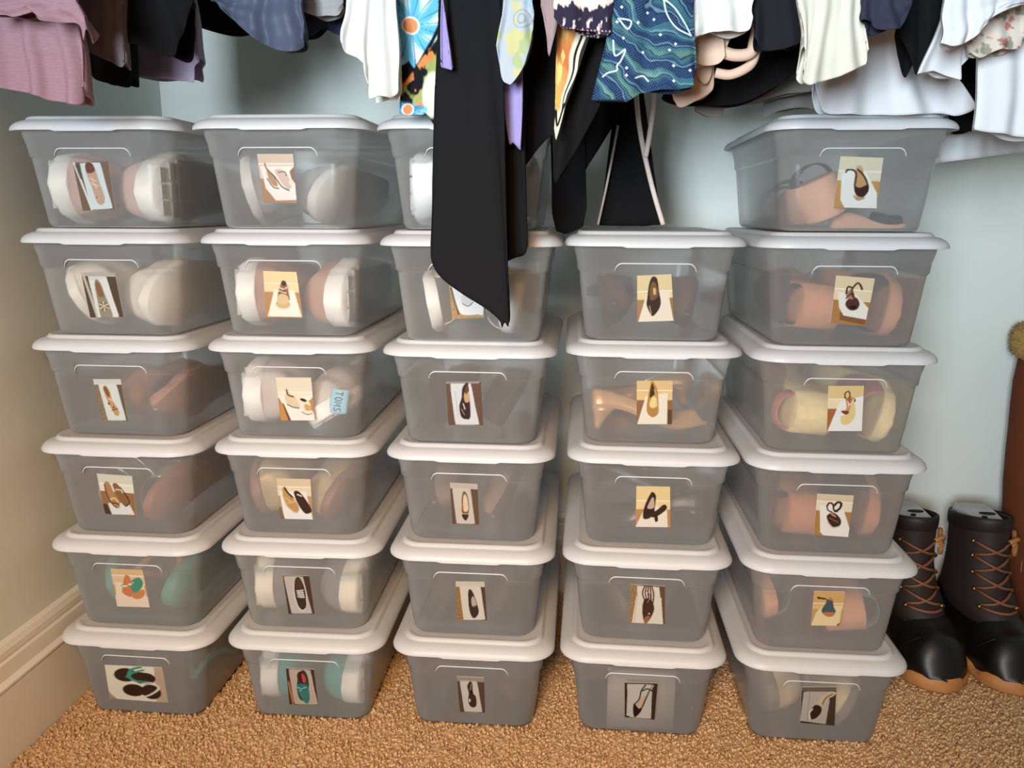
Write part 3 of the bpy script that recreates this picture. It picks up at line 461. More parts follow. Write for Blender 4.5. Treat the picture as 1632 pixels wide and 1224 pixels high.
def make_card(k, parent, B):
    art = ART(k); im = art.out(); nv, nu = im.shape[:2]
    # front wall plane of the bin, in world space
    zf0, zf1 = 0.02, 0.08
    fy = lambda z: (HW - hw_at(z)) * 0.92
    P0 = np.array(B @ Vector((0, fy(zf0), zf0))); P1 = np.array(B @ Vector((0, fy(zf1), zf1))); Xd = np.array((B.to_3x3() @ Vector((1, 0, 0))))
    Nn = np.cross(Xd, P1 - P0); Nn /= np.linalg.norm(Nn)
    if Nn @ (P0 - CAM) > 0: Nn = -Nn
    P0 = P0 + Nn * 0.0007
    cs = []
    for (px, py) in CARDPX[k]:
        d = ray(px, py); cs.append(CAM + d * (((P0 - CAM) @ Nn) / (d @ Nn)))
    TL, TR, BR, BL = cs; iB = B.inverted(); v = []; f = []; n0 = (nu + 1) * (nv + 1)
    for s_ in (0.0, -0.0006):
        for j in range(nv + 1):
            for i in range(nu + 1):
                a, b = i / nu, j / nv; p = (TL * (1 - a) + TR * a) * (1 - b) + (BL * (1 - a) + BR * a) * b + Nn * s_; v.append(iB @ Vector(p))
        if s_ != 0.0: break
    cols = []
    for j in range(nv):
        for i in range(nu):
            a = j * (nu + 1) + i; f.append((a, a + nu + 1, a + nu + 2, a + 1)); cols.append(im[j, i])
    # rim and back
    edge = [i for i in range(nu + 1)] + [j * (nu + 1) + nu for j in range(1, nv + 1)] + [nv * (nu + 1) + i for i in range(nu - 1, -1, -1)] + [j * (nu + 1) for j in range(nv - 1, 0, -1)]
    used = set(edge); remap = {}; vv = v[:n0]
    for e in edge: remap[e] = len(vv); vv.append(v[n0 + e])
    for a, b in zip(edge, edge[1:] + edge[:1]): f.append((a, b, remap[b], remap[a])); cols.append(np.array((.8, .8, .78)))
    f.append(tuple(remap[e] for e in edge)); cols.append(np.array((.8, .8, .78)))
    o = mesh('photo_card', vv, f, M_CARD, parent, smooth=False)
    ca = o.data.color_attributes.new('print', 'FLOAT_COLOR', 'CORNER')
    buf = np.ones((len(o.data.loops), 4), np.float32); c = np.array(cols); cnt = np.array([len(q) for q in f]); buf[:, :3] = np.repeat(c, cnt, 0)
    ca.data.foreach_set('color', buf.ravel())
    o['label'] = 'small photo print showing ' + CARDTXT[k]
    return o
STK = ['leftmost', 'second', 'middle', 'fourth', 'rightmost']
for k in POSE:
    B = bmat(k); e = empty('storage_bin', mw=B)
    for nm, me in (('container', ME_C), ('lid', ME_L), ('moulded_edge', ME_B)):
        c = bpy.data.objects.new(nm, me); COL.objects.link(c); c.parent = e
    nth = {0: 'top', 1: 'second', 2: 'third', 3: 'fourth', 4: 'fifth', 5: 'bottom'}[k[1]]
    pos = f'{nth} row of the {STK[k[0]]} stack'
    if k in CARDTXT:
        make_card(k, e, B); tag(e, f'clear lidded bin, {nth} in {STK[k[0]]} stack, photo of {CARDTXT[k]}', 'storage bin', 'clear shoe bins')
    else: tag(e, f'clear lidded bin at top of middle stack, mostly behind the black scarf', 'storage bin', 'clear shoe bins')

# ------------------------------------------------------------------ shoes
def sole_w(t, kind):
    pts = {'round': [(0, .0), (.03, .45), (.10, .78), (.28, 1.0), (.5, .80), (.75, .72), (.92, .66), (.98, .38), (1, 0)],
           'point': [(0, .0), (.04, .16), (.15, .50), (.30, .86), (.40, .92), (.55, .66), (.75, .56), (.92, .52), (.98, .30), (1, 0)]}[kind]
    return np.interp(t, [p[0] for p in pts], [p[1] for p in pts])
TS = np.concatenate([[0, .012, .03, .06], np.linspace(.10, .92, 20), [.95, .975, .99, 1.0]])
def shoe_parts(kind='sneaker', L=.235, W=.082, toe='round', lift=0.0, sole=.022, hh=.062, toeh=.042, opening=(.42, .97), wedge=False):
    """returns dict of part meshes in shoe space: toe at y=0, heel at y=L, ground z=0"""
    w = lambda t: sole_w(t, toe) * W / 2
    z0 = lambda t: lift * sstep(.28, .82, t) + .006 * sstep(.22, 0, t)
    cx = lambda t: 0.006 * math.sin(math.pi * (t - .1))
    parts = {}
    # sole
    rb, rt = [], []
    def outline(sc_, zf):
        left = [(cx(t) - w(t) * sc_, t * L, zf(t)) for t in TS]; right = [(cx(t) + w(t) * sc_, t * L, zf(t)) for t in TS[::-1]]
        return left + right[1:-1]
    th = sole
    botf = (lambda t: 0.004 * float(sstep(.2, 0, t))) if wedge else (lambda t: float(z0(t)))
    rings = [outline(.96, botf), outline(1.04, lambda t: botf(t) + .003), outline(1.04, lambda t: float(z0(t)) + th), outline(.92, lambda t: float(z0(t)) + th + .001)]
    n = len(TS)
    v, f = loft(rings)
    N = len(rings[0])
    for r_ in (0, 3):
        o = r_ * N
        for i in range(n - 1):
            a, b = o + i, o + i + 1; c = o + (N - i) % N if i else o; d = o + (N - i - 1) % N if i + 1 < n - 1 else o + n - 1
            q = [a, b, d, c]; q = [q[j] for j in range(4) if q[j] not in q[:j]]
            if len(q) > 2: f.append(tuple(q if r_ else q[::-1]))
    parts['sole'] = (v, f)
    if kind == 'sneaker' and sole > .018 and opening[0] < 1:
        tb = []
        for t in np.arange(.06, .95, .075):
            for c_ in (-.62, 0, .62):
                ww = w(t + .03); x0, x1 = cx(t) + ww * (c_ - .27), cx(t) + ww * (c_ + .27); zb = float(botf(t + .03))
                tb.append(box(x0, x1, t * L, (t + .058) * L, zb - .0028, zb + .002))
        parts['tread'] = merge(*tb)
    if kind in ('sneaker', 'pump'):
        M = 18; rings = []
        for t in TS:
            hgt = (toeh * sstep(0, .12, t) * (1 - sstep(.25, .6, t)) + hh * sstep(.2, .6, t)) * (sstep(1.015, .95, t) * .35 + .65)
            hgt = max(float(hgt), .004); ww = w(t) * .97; base = float(z0(t)) + th
            r_ = []
            for j in range(M + 1):
                a = math.pi * j / M; x = -math.cos(a); zz = math.sin(a) ** .75
                r_.append((cx(t) + ww * x * (1 - .22 * (zz ** 2) * float(sstep(.4, .7, t))), t * L, base - .004 + hgt * zz))
            rings.append(r_)
        v, f = loft(rings, closed=False); V = np.array(v); o0, o1 = opening; keep = []
        for q in f:
            c = V[list(q)].mean(0); t = c[1] / L; u = (t - o0) / (o1 - o0)
            if 0 < u < 1:
                halfw = w(t) * .66 * math.sqrt(max(0, 1 - (2 * u - 1) ** 2)) ** .7
                if abs(c[0] - cx(t)) < halfw and c[2] > float(z0(t)) + th + .012: continue
            keep.append(q)
        parts['upper'] = (v, keep)
        parts['lining'] = loft([[(cx(t) - w(t) * .8, t * L, float(z0(t)) + th + .002), (cx(t) + w(t) * .8, t * L, float(z0(t)) + th + .002)] for t in TS[2:-2]], closed=False)
    if kind == 'pump' and lift > .02:
        hy = .93 * L; rr = []
        for q in np.linspace(0, 1, 6):
            r_ = .006 + .017 * q ** 1.8; zz = q * (lift + .002)
            rr.append([(cx(.95) + r_ * math.cos(a), hy - .012 * q + r_ * 1.1 * math.sin(a), zz) for a in np.linspace(0, 2 * math.pi, 12, endpoint=False)])
        parts['heel'] = loft(rr, True, True)
    if kind in ('sandal', 'flipflop'):
        if kind == 'sandal':
            for t, hgt, wd in ((.20, .028, .022), (.36, .034, .018), (.88, .022, .012)):
                rings = []
                for dy in (-wd, wd):
                    tt = min(max(t + dy / L, .02), .96)
                    rings.append([(cx(tt) + w(tt) * 1.0 * -math.cos(a), tt * L, float(z0(tt)) + th - .002 + hgt * math.sin(a) ** .8) for a in np.linspace(0, math.pi, 15)])
                parts.setdefault('strap', []).append(loft(rings, closed=False))
        else:
            P = lambda t, s, z: (cx(t) + s * w(t), t * L, float(z0(t)) + th + z)
            for s in (-1, 1):
                parts.setdefault('strap', []).append(tube(catmull([P(.20, 0, 0), P(.26, s * .25, .018), P(.36, s * .62, .026), P(.5, s * .93, .006)], 6, False), .005, 8))
    return parts
SHOE_CACHE = {}
def add_shoe(k, spec, cols, pos, yaw=0, roll=0, pitch=0, name='shoe', label='', mats=None, extra=None, group='shoes in the bins', zlift=0, side=True):
    """k: bin key; pos: (x, y) of the shoe centre in bin space"""
    key = repr(sorted(spec.items()))
    if key not in SHOE_CACHE: SHOE_CACHE[key] = shoe_parts(**spec)
    parts = SHOE_CACHE[key]; L = spec.get('L', .235)
    R = Matrix.Rotation(math.radians(yaw), 4, 'Z') @ Matrix.Rotation(math.radians(pitch), 4, 'X') @ Matrix.Rotation(math.radians(roll), 4, 'Y') @ Matrix.Translation((0, -L / 2, 0))
    A = np.concatenate([np.array(p[0]) for pp in parts.values() for p in (pp if isinstance(pp, list) else [pp])])
    Wp = np.array([R @ Vector(p) for p in A]); ctr = (Wp.max(0) + Wp.min(0)) / 2
    # rest on the bin floor
    scl = 1.0
    for _ in range(30):
        Q = Wp * scl; z = Q[:, 2] - Q[:, 2].min() + 0.0022 + zlift; hw = np.array([hw_at(min(q, .11)) for q in z]) - 0.0032; hd = HD - (HW - hw) * 0.92
        lo, up_ = (-hw - Q[:, 0]).max(), (hw - Q[:, 0]).min(); ylo, yup = (HD - hd - Q[:, 1]).max(), (HD + hd - Q[:, 1]).min(); c_ = ctr * scl
        half = (Q[:, 0].max() - Q[:, 0].min())
        if lo <= up_ and ylo <= yup and z.max() < .108 and (half < .0775 or not side): break
        scl *= 0.97
    R = Matrix.Scale(scl, 4) @ R
    if side and pos[0] < -.02: up_ = max(lo, min(up_, -.0012 - Q[:, 0].max()))
    if side and pos[0] > .02: lo = min(up_, max(lo, .0012 - Q[:, 0].min()))
    T = Matrix.Translation((min(max(pos[0] - c_[0], lo), up_), min(max(pos[1] - c_[1], ylo), yup), z[0] - Q[0, 2]))
    e = empty(name, mw=bmat(k) @ T @ R)
    for pn, pp in parts.items():
        for p in (pp if isinstance(pp, list) else [pp]):
            m = cols.get(pn) or cols['upper']; o = mesh(pn, *p, m, e, smooth=pn != 'tread')
            if pn in ('upper', 'strap'): solidify(o, .002, -1)
            if pn == 'strap' and len(p[1]) < 20: subsurf(o, 1)
    tag(e, label, 'shoe', group); return e, T @ R
def mt(name, rgb, **kw): return plain(name, rgb, **kw)
CANV = dict(rough=.85, var=.10, scale=200, bump=.4, bscale=700, spec=.2)
LEA = dict(rough=.38, var=.12, scale=40, bump=.12, bscale=400)
SNK = dict(kind='sneaker', L=.240, W=.086, sole=.022, hh=.050, toeh=.042)
SLP = dict(kind='sneaker', L=.235, W=.084, sole=.012, hh=.052, toeh=.044, opening=(.38, .97))
FLT = dict(kind='sneaker', L=.235, W=.072, sole=.006, hh=.042, toeh=.030, opening=(.26, .97), toe='point')
PMP = dict(kind='pump', L=.225, W=.072, sole=.005, hh=.036, toeh=.030, lift=.034, opening=(.26, .97), toe='point')
WDG = dict(kind='sandal', L=.225, W=.074, sole=.012, lift=.034, wedge=True)
SND = dict(kind='sandal', L=.235, W=.074, sole=.010)
FLP = dict(kind='flipflop', L=.240, W=.078, sole=.014)
def duo(k, spec, up, so, li, desc, a, b, name='shoe', where=('left', 'right'), upkw=CANV, sokw=None):
    U = mt('shoe_upper', up, **upkw); S = mt('shoe_sole', so, **(sokw or dict(rough=.6, var=.06))); I = mt('shoe_lining', li, rough=.9)
    bin_ = f"{STK[k[0]]} stack's {ROWN[k[1]]} bin"
    out = []
    for w_, q in zip(where, (a, b)):
        if q is None: continue
        x, y, yaw, roll = q[:4]
        out.append(add_shoe(k, spec, dict(upper=U, sole=S, lining=I, heel=U, strap=U, tread=mt('shoe_tread', tuple(int(c * .72) for c in so), rough=.8)), (x, y), yaw, roll, pitch=q[4] if len(q) > 4 else 0, name=name, label=f'{desc} on the {w_} in {bin_}', zlift=q[5] if len(q) > 5 else 0, side='side' not in where[0]))
    return out
BY = 0.173; FY = 0.155
# leftmost stack
duo((0,0), SNK, (196, 160, 148), (232, 228, 218), (150, 110, 96), 'pinkish sneaker with white sole', (-.036, FY - .020, 0, 90), (.036, FY - .018, 0, -90), 'sneaker')
duo((0,1), SLP, (216, 204, 188), (226, 218, 204), (190, 176, 158), 'cream canvas shoe', (-.034, FY - .02, 4, 70), (.036, FY - .015, -3, -80), 'canvas_shoe')
duo((0,2), FLT, (186, 132, 108), (120, 84, 66), (196, 150, 120), 'tan dotted flat', (-.012, FY, 3, 90), (.042, FY, -4, -80), 'flat_shoe', upkw=LEA)
duo((0,3), SND, (178, 168, 150), (132, 76, 52), (120, 80, 54), 'metallic buckled sandal', (-.038, FY, 3, 80), (.030, FY - .02, -4, -75), 'sandal', upkw=dict(rough=.32, metal=.7, var=.1))
duo((0,4), FLP, (196, 132, 84), (46, 128, 110), (60, 50, 40), 'thong sandal', (-.036, FY, 3, 80), (.038, FY, -3, -75), 'thong_sandal', where=('left', 'right'))
duo((0,5), FLP, (40, 130, 112), (48, 34, 28), (60, 50, 40), 'dark brown flip-flop', (-.037, FY, 0, 0), (.040, FY, 0, 0), 'flip_flop')
# second stack
duo((1,0), dict(SLP, W=.084, hh=.046), (206, 206, 202), (190, 186, 176), (150, 140, 120), 'silvery sequined flat', (-.036, FY - .02, 4, 80), (.034, FY - .018, -8, -70), 'flat_shoe', upkw=dict(rough=.30, metal=.75, var=.25, scale=300, bump=.6, bscale=380))
duo((1,1), SNK, (176, 134, 112), (234, 230, 222), (110, 80, 64), 'tan sneaker with white sole', (-.036, FY - .02, 0, 90), (.040, FY - .015, 0, -90), 'sneaker')
toms = duo((1,2), SNK, (206, 192, 182), (234, 230, 224), (150, 140, 130), 'pale slip-on shoe', (-.036, FY - .022, 0, 90), (.036, FY - .03, -4, -32), 'slip_on_shoe')
duo((1,3), SLP, (190, 172, 130), (112, 76, 62), (120, 90, 60), 'gold boat shoe', (-.040, FY - .01, 0, 80), (.024, FY - .02, -6, -70), 'boat_shoe', upkw=dict(rough=.4, metal=.35, var=.2, scale=200))
duo((1,4), SNK, (110, 108, 108), (222, 214, 194), (70, 64, 60), 'grey sneaker with ivory sole', (-.037, FY - .01, 0, 90), (.046, FY - .005, 0, -90), 'sneaker')
duo((1,5), SNK, (44, 142, 138), (222, 218, 210), (176, 60, 62), 'teal sneaker with white sole', (-.036, FY - .02, 0, 90), (.040, FY - .01, 0, -90), 'sneaker')
# middle stack
duo((2,0), SNK, (120, 196, 190), (232, 234, 234), (160, 210, 206), 'aqua sneaker with white sole', (-.030, FY - .026, 0, 90), (.040, FY - .02, 0, -90), 'sneaker')
duo((2,1), WDG, (228, 214, 196), (236, 230, 220), (226, 210, 196), 'ivory wedge sandal', (-.034, FY - .02, 4, 80), (.036, FY - .02, -4, -80), 'wedge_sandal')
duo((2,2), FLT, (44, 34, 36), (52, 44, 44), (90, 70, 60), 'dark brown loafer', (-.036, FY - .01, 0, 70), (.034, FY - .02, -4, -70), 'loafer', upkw=LEA)
duo((2,3), FLT, (126, 108, 98), (64, 50, 44), (180, 150, 124), 'taupe pointed flat', (-.038, FY, 0, 75), (.032, FY - .01, -4, -75), 'flat_shoe', upkw=LEA)
duo((2,4), FLT, (60, 54, 54), (50, 44, 42), (120, 100, 90), 'plain charcoal flat', (-.038, FY - .01, 0, 75), (.036, FY, -4, -75), 'flat_shoe', upkw=LEA)
duo((2,5), FLT, (64, 44, 36), (54, 40, 34), (110, 84, 66), 'glossy dark flat', (-.038, FY, 0, 75), (.036, FY, 3, -75), 'flat_shoe', upkw=LEA)
# fourth stack
duo((3,1), PMP, (96, 56, 36), (60, 38, 28), (170, 120, 84), 'brown pointed pump', (-.034, FY - .01, 6, 80), (.032, FY, -6, -80), 'pump', upkw=LEA)
duo((3,2), dict(PMP, L=.200), (196, 152, 108), (176, 130, 90), (206, 170, 120), 'gold pump', (.0, BY - .095, 96, 10, 0), (.0, BY + .04, -88, -6, 0), 'pump', where=('near side', 'far side'), upkw=dict(rough=.35, metal=.3, var=.1))
duo((3,3), dict(PMP, L=.205), (40, 32, 32), (36, 30, 30), (120, 96, 90), 'black heeled pump', (-.004, BY - .095, -100, -8), (.004, BY + .03, 84, 6), 'pump', where=('near side', 'far side'), upkw=LEA)
duo((3,4), SND, (84, 56, 46), (70, 56, 52), (96, 66, 52), 'brown strappy sandal', (-.034, FY - .03, 12, 70), (.034, FY - .01, -12, -70), 'sandal', upkw=LEA)
duo((3,5), dict(PMP, L=.205), (70, 62, 56), (60, 52, 46), (180, 150, 120), 'black ankle-strap pump', (-.036, FY + .03, 0, 80), (.036, FY + .03, 0, -80), 'pump', upkw=LEA)
# rightmost stack
CORK = dict(rough=.9, var=.25, scale=260, bump=.5, bscale=500)
duo((4,0), WDG, (44, 40, 44), (206, 156, 128), (180, 130, 90), 'black sandal with cork wedge', (-.034, FY - .02, 186, 25), (.030, FY - .085, 95, 0), 'wedge_sandal', sokw=CORK)
duo((4,1), WDG, (60, 52, 60), (190, 132, 100), (150, 100, 70), 'brown sandal with wedge heel', (-.032, FY - .03, 186, 84), (.034, FY - .01, 0, -80), 'wedge_sandal', sokw=CORK)
duo((4,2), WDG, (176, 100, 90), (226, 200, 146), (200, 150, 100), 'raffia wedge sandal', (-.032, FY - .03, 186, 84), (.036, FY - .02, 0, -75), 'wedge_sandal', sokw=dict(rough=.95, var=.35, scale=180, bump=1.0, bscale=260))
duo((4,3), WDG, (62, 44, 40), (176, 116, 84), (150, 100, 70), 'dark sandal with tan wedge', (-.032, FY - .03, 184, 84), (.038, FY, 0, -80), 'wedge_sandal', sokw=CORK)
duo((4,4), WDG, (100, 110, 116), (196, 136, 100), (190, 120, 80), 'peep-toe wedge sandal', (-.038, FY + .01, 0, 80), (.028, FY - .028, 172, -80), 'wedge_sandal', sokw=CORK)
duo((4,5), SLP, (216, 188, 142), (120, 100, 84), (150, 120, 90), 'woven beige mule', (-.032, FY, 0, 80), (.040, FY - .02, -6, -60), 'mule', upkw=dict(rough=.9, var=.3, scale=500, bump=.8, bscale=600))

# the blue woven tag on the right-hand slip-on, lettered as in the photo
def shoe_tag():
    B = bmat((1,2)); yb = 0.030
    P0 = np.array(B @ Vector((0, yb, .05))); Nn = np.array(B.to_3x3() @ Vector((0, -1, 0)))
    pp = [(529, 617), (557, 622), (552, 660), (523, 656)]
    cs = []
    for px, py in pp:
        d = ray(px, py); cs.append(CAM + d * (((P0 - CAM) @ Nn) / (d @ Nn)))
    TL, TR, BR, BL = cs
    def q(a, b, e=0.0): return (TL * (1 - a) + TR * a) * (1 - b) + (BL * (1 - a) + BR * a) * b + Nn * e
    o = toms[1][0]
    iM = o.matrix_world.inverted()
    n = 8; v = [iM @ Vector(q(i / n, j / n, e + .004 * math.sin(math.pi * i / n))) for e in (0, -.0012) for j in range(n + 1) for i in range(n + 1)]
    m = (n + 1) ** 2; f = []
    for j in range(n):
        for i in range(n):
            a = j * (n + 1) + i; f += [(a, a + n + 1, a + n + 2, a + 1), (m + a, m + a + 1, m + a + n + 2, m + a + n + 1)]
    edge = [i for i in range(n + 1)] + [j * (n + 1) + n for j in range(1, n + 1)] + [n * (n + 1) + i for i in range(n - 1, -1, -1)] + [j * (n + 1) for j in range(n - 1, 0, -1)]
    for a, b in zip(edge, edge[1:] + edge[:1]): f.append((a, b, m + b, m + a))
    t = mesh('woven_tag', v, f, mt('blue_tag', (150, 196, 214), rough=.8), o); t['label'] = 'pale blue woven tag lettered TOMS'
    # letters run down the tag, reading from top to bottom
    strokes = {'T': [[(0, 1), (1, 1)], [(.5, 1), (.5, 0)]], 'O': [[(.5 + .45 * math.cos(k * math.pi / 8), .5 + .5 * math.sin(k * math.pi / 8)) for k in range(17)]],
               'M': [[(0, 0), (.05, 1), (.5, .3), (.95, 1), (1, 0)]], 'S': [[(.92, .85), (.6, 1), (.2, .92), (.12, .7), (.5, .52), (.88, .32), (.8, .08), (.4, 0), (.05, .15)]]}
    parts = []; lm = mt('tag_lettering', (38, 48, 56), rough=.8)
    for i, ch in enumerate('TOMS'):
        for st in strokes[ch]:
            pts = []
            for (lx, ly) in st:
                b = .10 + i * .215 + lx * .150; a = .31 + ly * .38
                pts.append(np.array(iM @ Vector(q(a, b, .0013 + .004 * math.sin(math.pi * a)))))
            parts.append(tube(pts, .00062, 6))
    mesh('lettering', *merge(*parts), lm, t)
shoe_tag()
# plain grey card standing inside the bottom bin of the fourth stack
o = mesh('card_sheet', *box(-.043, .043, .0300, .0307, .003, .088), mt('grey_card', (146, 134, 124), rough=.8), mw=bmat((3,5))); tag(o, 'plain grey card sheet standing behind the black ankle-strap pump photo', 'card')

# ------------------------------------------------------------------ boots on the right
def duck_boot(loc, label, rz=0.0):
    e = empty('duck_boot', mw=Matrix.Translation(loc) @ Matrix.Rotation(rz, 4, 'Z'))
    L, W = .268, .100
    p = shoe_parts('sneaker', L=L, W=W, sole=.020, hh=.080, toeh=.060, opening=(2, 3))
    n = len(TS); N = 2 * n - 2; v = [list(q) for q in p['sole'][0]]
    for r_ in (2, 3):
        for i in range(N):
            q = v[r_ * N + i]; q[2] += .0035 * math.sin(q[1] * 150 + q[0] * 60) - .002
            if r_ == 2: q[0] *= 1.03
    rub = mt('black_rubber', (9, 8, 8), rough=.45, var=.1); gum = mt('tan_gum_sole', (176, 118, 66), rough=.6, var=.1); lea = plain('dark_brown_leather', (34, 19, 14), .7, bump=.3, bscale=350)
    mesh('sole', v, p['sole'][1], gum, e)
    up = mesh('rubber_foot', *p['upper'], rub, e); solidify(up, .003, -1)
    # raised toe seam
    pts = [(-.043 * math.cos(a), .040 + .030 * (1 - math.sin(a)) , .030 + .044 * math.sin(a)) for a in np.linspace(.15, math.pi - .15, 15)]
    mesh('toe_seam', *tube(pts, .0016, 6), rub, e)
    S = [(.070, .150, .044, .088), (.090, .160, .045, .080), (.110, .170, .040, .068), (.140, .177, .037, .060), (.175, .180, .038, .056), (.200, .181, .039, .056), (.206, .181, .039, .056)]
    ring_ = lambda z, cy, rx, ry, k=1.0: [(rx * k * math.cos(a), cy + ry * k * math.sin(a), z - .010 * math.sin(a) * (z > .18)) for a in np.linspace(0, 2 * math.pi, 36, endpoint=False)]
    sh = mesh('leather_shaft', *loft([ring_(*q) for q in S]), lea, e); solidify(sh, .003, -1)
    cuffm = plain('collar_leather', (26, 16, 14), .6)
    mesh('padded_collar', *loft([ring_(.184, .181, .0385, .0555), ring_(.188, .181, .0405, .0575), ring_(.200, .181, .0412, .0582), ring_(.2065, .181, .0405, .0575), ring_(.2075, .181, .0375, .0545)]), cuffm, e)
    # laces crossing on the front of the shaft
    def fr(x, z):
        zz = [q[0] for q in S]; cy = np.interp(z, zz, [q[1] for q in S]); rx = np.interp(z, zz, [q[2] for q in S]); ry = np.interp(z, zz, [q[3] for q in S])
        return np.array((x, cy - ry * math.sqrt(max(0, 1 - (x / rx) ** 2)) - .003, z))
    lm = mt('rawhide_lace', (120, 72, 46), rough=.6); X = .024; Zs = [.092, .110, .132, .156, .178]
    def lace(x0, z0, x1, z1, lift):
        return tube([fr(x0 + (x1 - x0) * t, z0 + (z1 - z0) * t) + np.array((0, -lift * math.sin(math.pi * t), 0)) for t in np.linspace(0, 1, 9)], .0021, 7)
    mesh('lace', *lace(-X, Zs[0], X, Zs[0] - .002, .003), lm, e)
    for a, b in zip(Zs[:-1], Zs[1:]):
        mesh('lace', *lace(-X, a + .003, X, b, .003), lm, e); mesh('lace', *lace(X, a + .003, -X, b, .006), lm, e)
    em = mt('brass_eyelet', (150, 120, 80), rough=.3, metal=.9)
    for z in Zs:
        for s_ in (-1, 1):
            c = fr(s_ * (X + .002), z); mesh('eyelet', *tube([c + (0, .001, 0), c + (0, -.002, 0)], .0035, 10), em, e)
    bow = [fr(X, Zs[-1]), fr(.034, .180) + (.006, -.008, 0), fr(.040, .168) + (.010, -.012, 0), fr(.036, .154) + (.004, -.012, 0), fr(.034, .170) + (0, -.014, 0), fr(.040, .184) + (.006, -.010, 0)]
    mesh('lace_knot', *tube(catmull(bow, 5, False), .0036, 7), mt('rawhide_knot', (172, 116, 66), rough=.6), e)
    tag(e, label, 'boot', 'duck boots'); return e
duck_boot((.524, .137, .0), 'dark duck boot with tan gum sole beside the rightmost bins', .02)
duck_boot((.627, .140, .0), 'dark duck boot with tan gum sole under the tall brown boot', -.02)
def boot_insert(x, y, z, rz, label):
    """folded grey card filler sitting in the boot opening: flat top panel, turned-down sides, a slot"""
    M_ = Matrix.Translation((x, y, z)) @ Matrix.Rotation(rz, 4, 'Z'); e = empty('boot_filler', mw=M_); w, d = .021, .040
    prof = [(-.038, -.008), (-.036, .0), (.0, .002), (.032, .0), (.036, -.020)]
    P = [[(s_ * w * (1 if abs(s_) < 1 else 1), yy, zz - (.010 if abs(s_) == 1.15 else 0)) for s_ in (-1.15, -1, -.3, .3, 1, 1.15)] for yy, zz in prof]
    o = mesh('folded_sheet', *loft(P, closed=False), mt('grey_paper', (186, 188, 192), rough=.6), e, smooth=False); solidify(o, .0014)
    for cx_, cy_, a_, b_ in ((.006, -.018, .012, .0045), (-.004, -.034, .004, .003)):
        r_ = [(cx_ + a_ * math.cos(a), cy_ + b_ * math.sin(a), .0031) for a in np.linspace(0, 2 * math.pi, 16, endpoint=False)]
        mesh('slot_shade_disc', r_ + [(p[0], p[1], p[2] - .002) for p in r_], [tuple(range(16))] + [(i, (i + 1) % 16, 16 + (i + 1) % 16, 16 + i) for i in range(16)], mt('slot_shade', (12, 11, 11), rough=.9), e)  # sheet is not cut: near-black discs stand for the shade in its openings
    tag(e, label, 'paper', 'paper boot fillers')
boot_insert(.520, .322, .210, .02, 'grey paper filler in the duck boot next to the bins')
boot_insert(.627, .322, .210, -.06, 'grey paper filler in the duck boot below the tall boot')
def tall_boot():
    e = empty('tall_boot', (.748, .345, -.010)); sue = plain('brown_suede', (104, 56, 34), .92, var=.22, scale=30, bump=.5, bscale=500, spec=.1)
    S = [(.012, -.05, .040, .085), (.05, -.02, .042, .070), (.09, .0, .043, .055), (.15, .01, .052, .058), (.25, .012, .064, .062), (.34, .012, .070, .064), (.42, .012, .069, .062), (.47, .012, .063, .058), (.490, .012, .060, .055)]
    ring_ = lambda z, cy, rx, ry: [(rx * math.cos(a) + .004 * math.sin(z * 40), cy + ry * math.sin(a), z) for a in np.linspace(0, 2 * math.pi, 40, endpoint=False)]
    sh = mesh('shaft', *loft([ring_(*q) for q in S]), sue, e); subsurf(sh, 1)
    p = shoe_parts('sneaker', L=.25, W=.085, sole=.012, hh=.075, toeh=.055, opening=(2, 3)); off = np.array((0, -.15, 0))
    mesh('foot', [np.array(q) + off for q in p['upper'][0]], p['upper'][1], sue, e); mesh('sole', [np.array(q) + off for q in p['sole'][0]], p['sole'][1], mt('dark_boot_sole', (60, 40, 28), rough=.7), e)
    seam = [(-np.interp(z, [q[0] for q in S], [q[2] for q in S]) * .82, .012 - np.interp(z, [q[0] for q in S], [q[3] for q in S]) * .57 - .001, z) for z in np.linspace(.05, .46, 40)]
    mesh('stitched_seam', *tube([(x + .004 * math.sin(z * 40), y, z) for x, y, z in seam], .0009, 5), mt('seam_thread', (176, 130, 92), rough=.8), e)
    fur = plain('tan_fur', (178, 142, 84), .95, var=.3, scale=120); parts = []
    R_ = [[((rx + .004) * math.cos(a), .012 + (rx - .002) * math.sin(a), z) for a in np.linspace(0, 2 * math.pi, 40, endpoint=False)] for z, rx in ((.452, .062), (.458, .071), (.475, .076), (.495, .073), (.505, .064), (.498, .054))]
    parts.append(loft(R_))
    for i in range(2600):
        a = random.uniform(0, 6.283); t = random.uniform(-1.2, 1.7); c = np.array((.066 * math.cos(a), .012 + .064 * math.sin(a), .479)); nrm = np.array((math.cos(a) * math.cos(t), math.sin(a) * math.cos(t), math.sin(t) * .9))
        b = c + nrm * np.array((.011, .011, .024)); d = nrm + np.array([random.uniform(-.7, .7) for _ in range(3)]); d /= np.linalg.norm(d); tip = b + d * random.uniform(.005, .010); s1 = np.cross(d, (.3, .2, .9)); s1 *= .0007 / (np.linalg.norm(s1) + 1e-9); s2 = np.cross(d, s1) 
        s2 *= .0007 / (np.linalg.norm(s2) + 1e-9); parts.append(([b + s1, b - s1 * .5 + s2, b - s1 * .5 - s2, tip], [(0, 1, 3), (1, 2, 3), (2, 0, 3)]))
    mesh('fur_cuff', *merge(*parts), fur, e); tag(e, 'tall brown suede boot with tan fur cuff at the right edge', 'boot')
tall_boot()

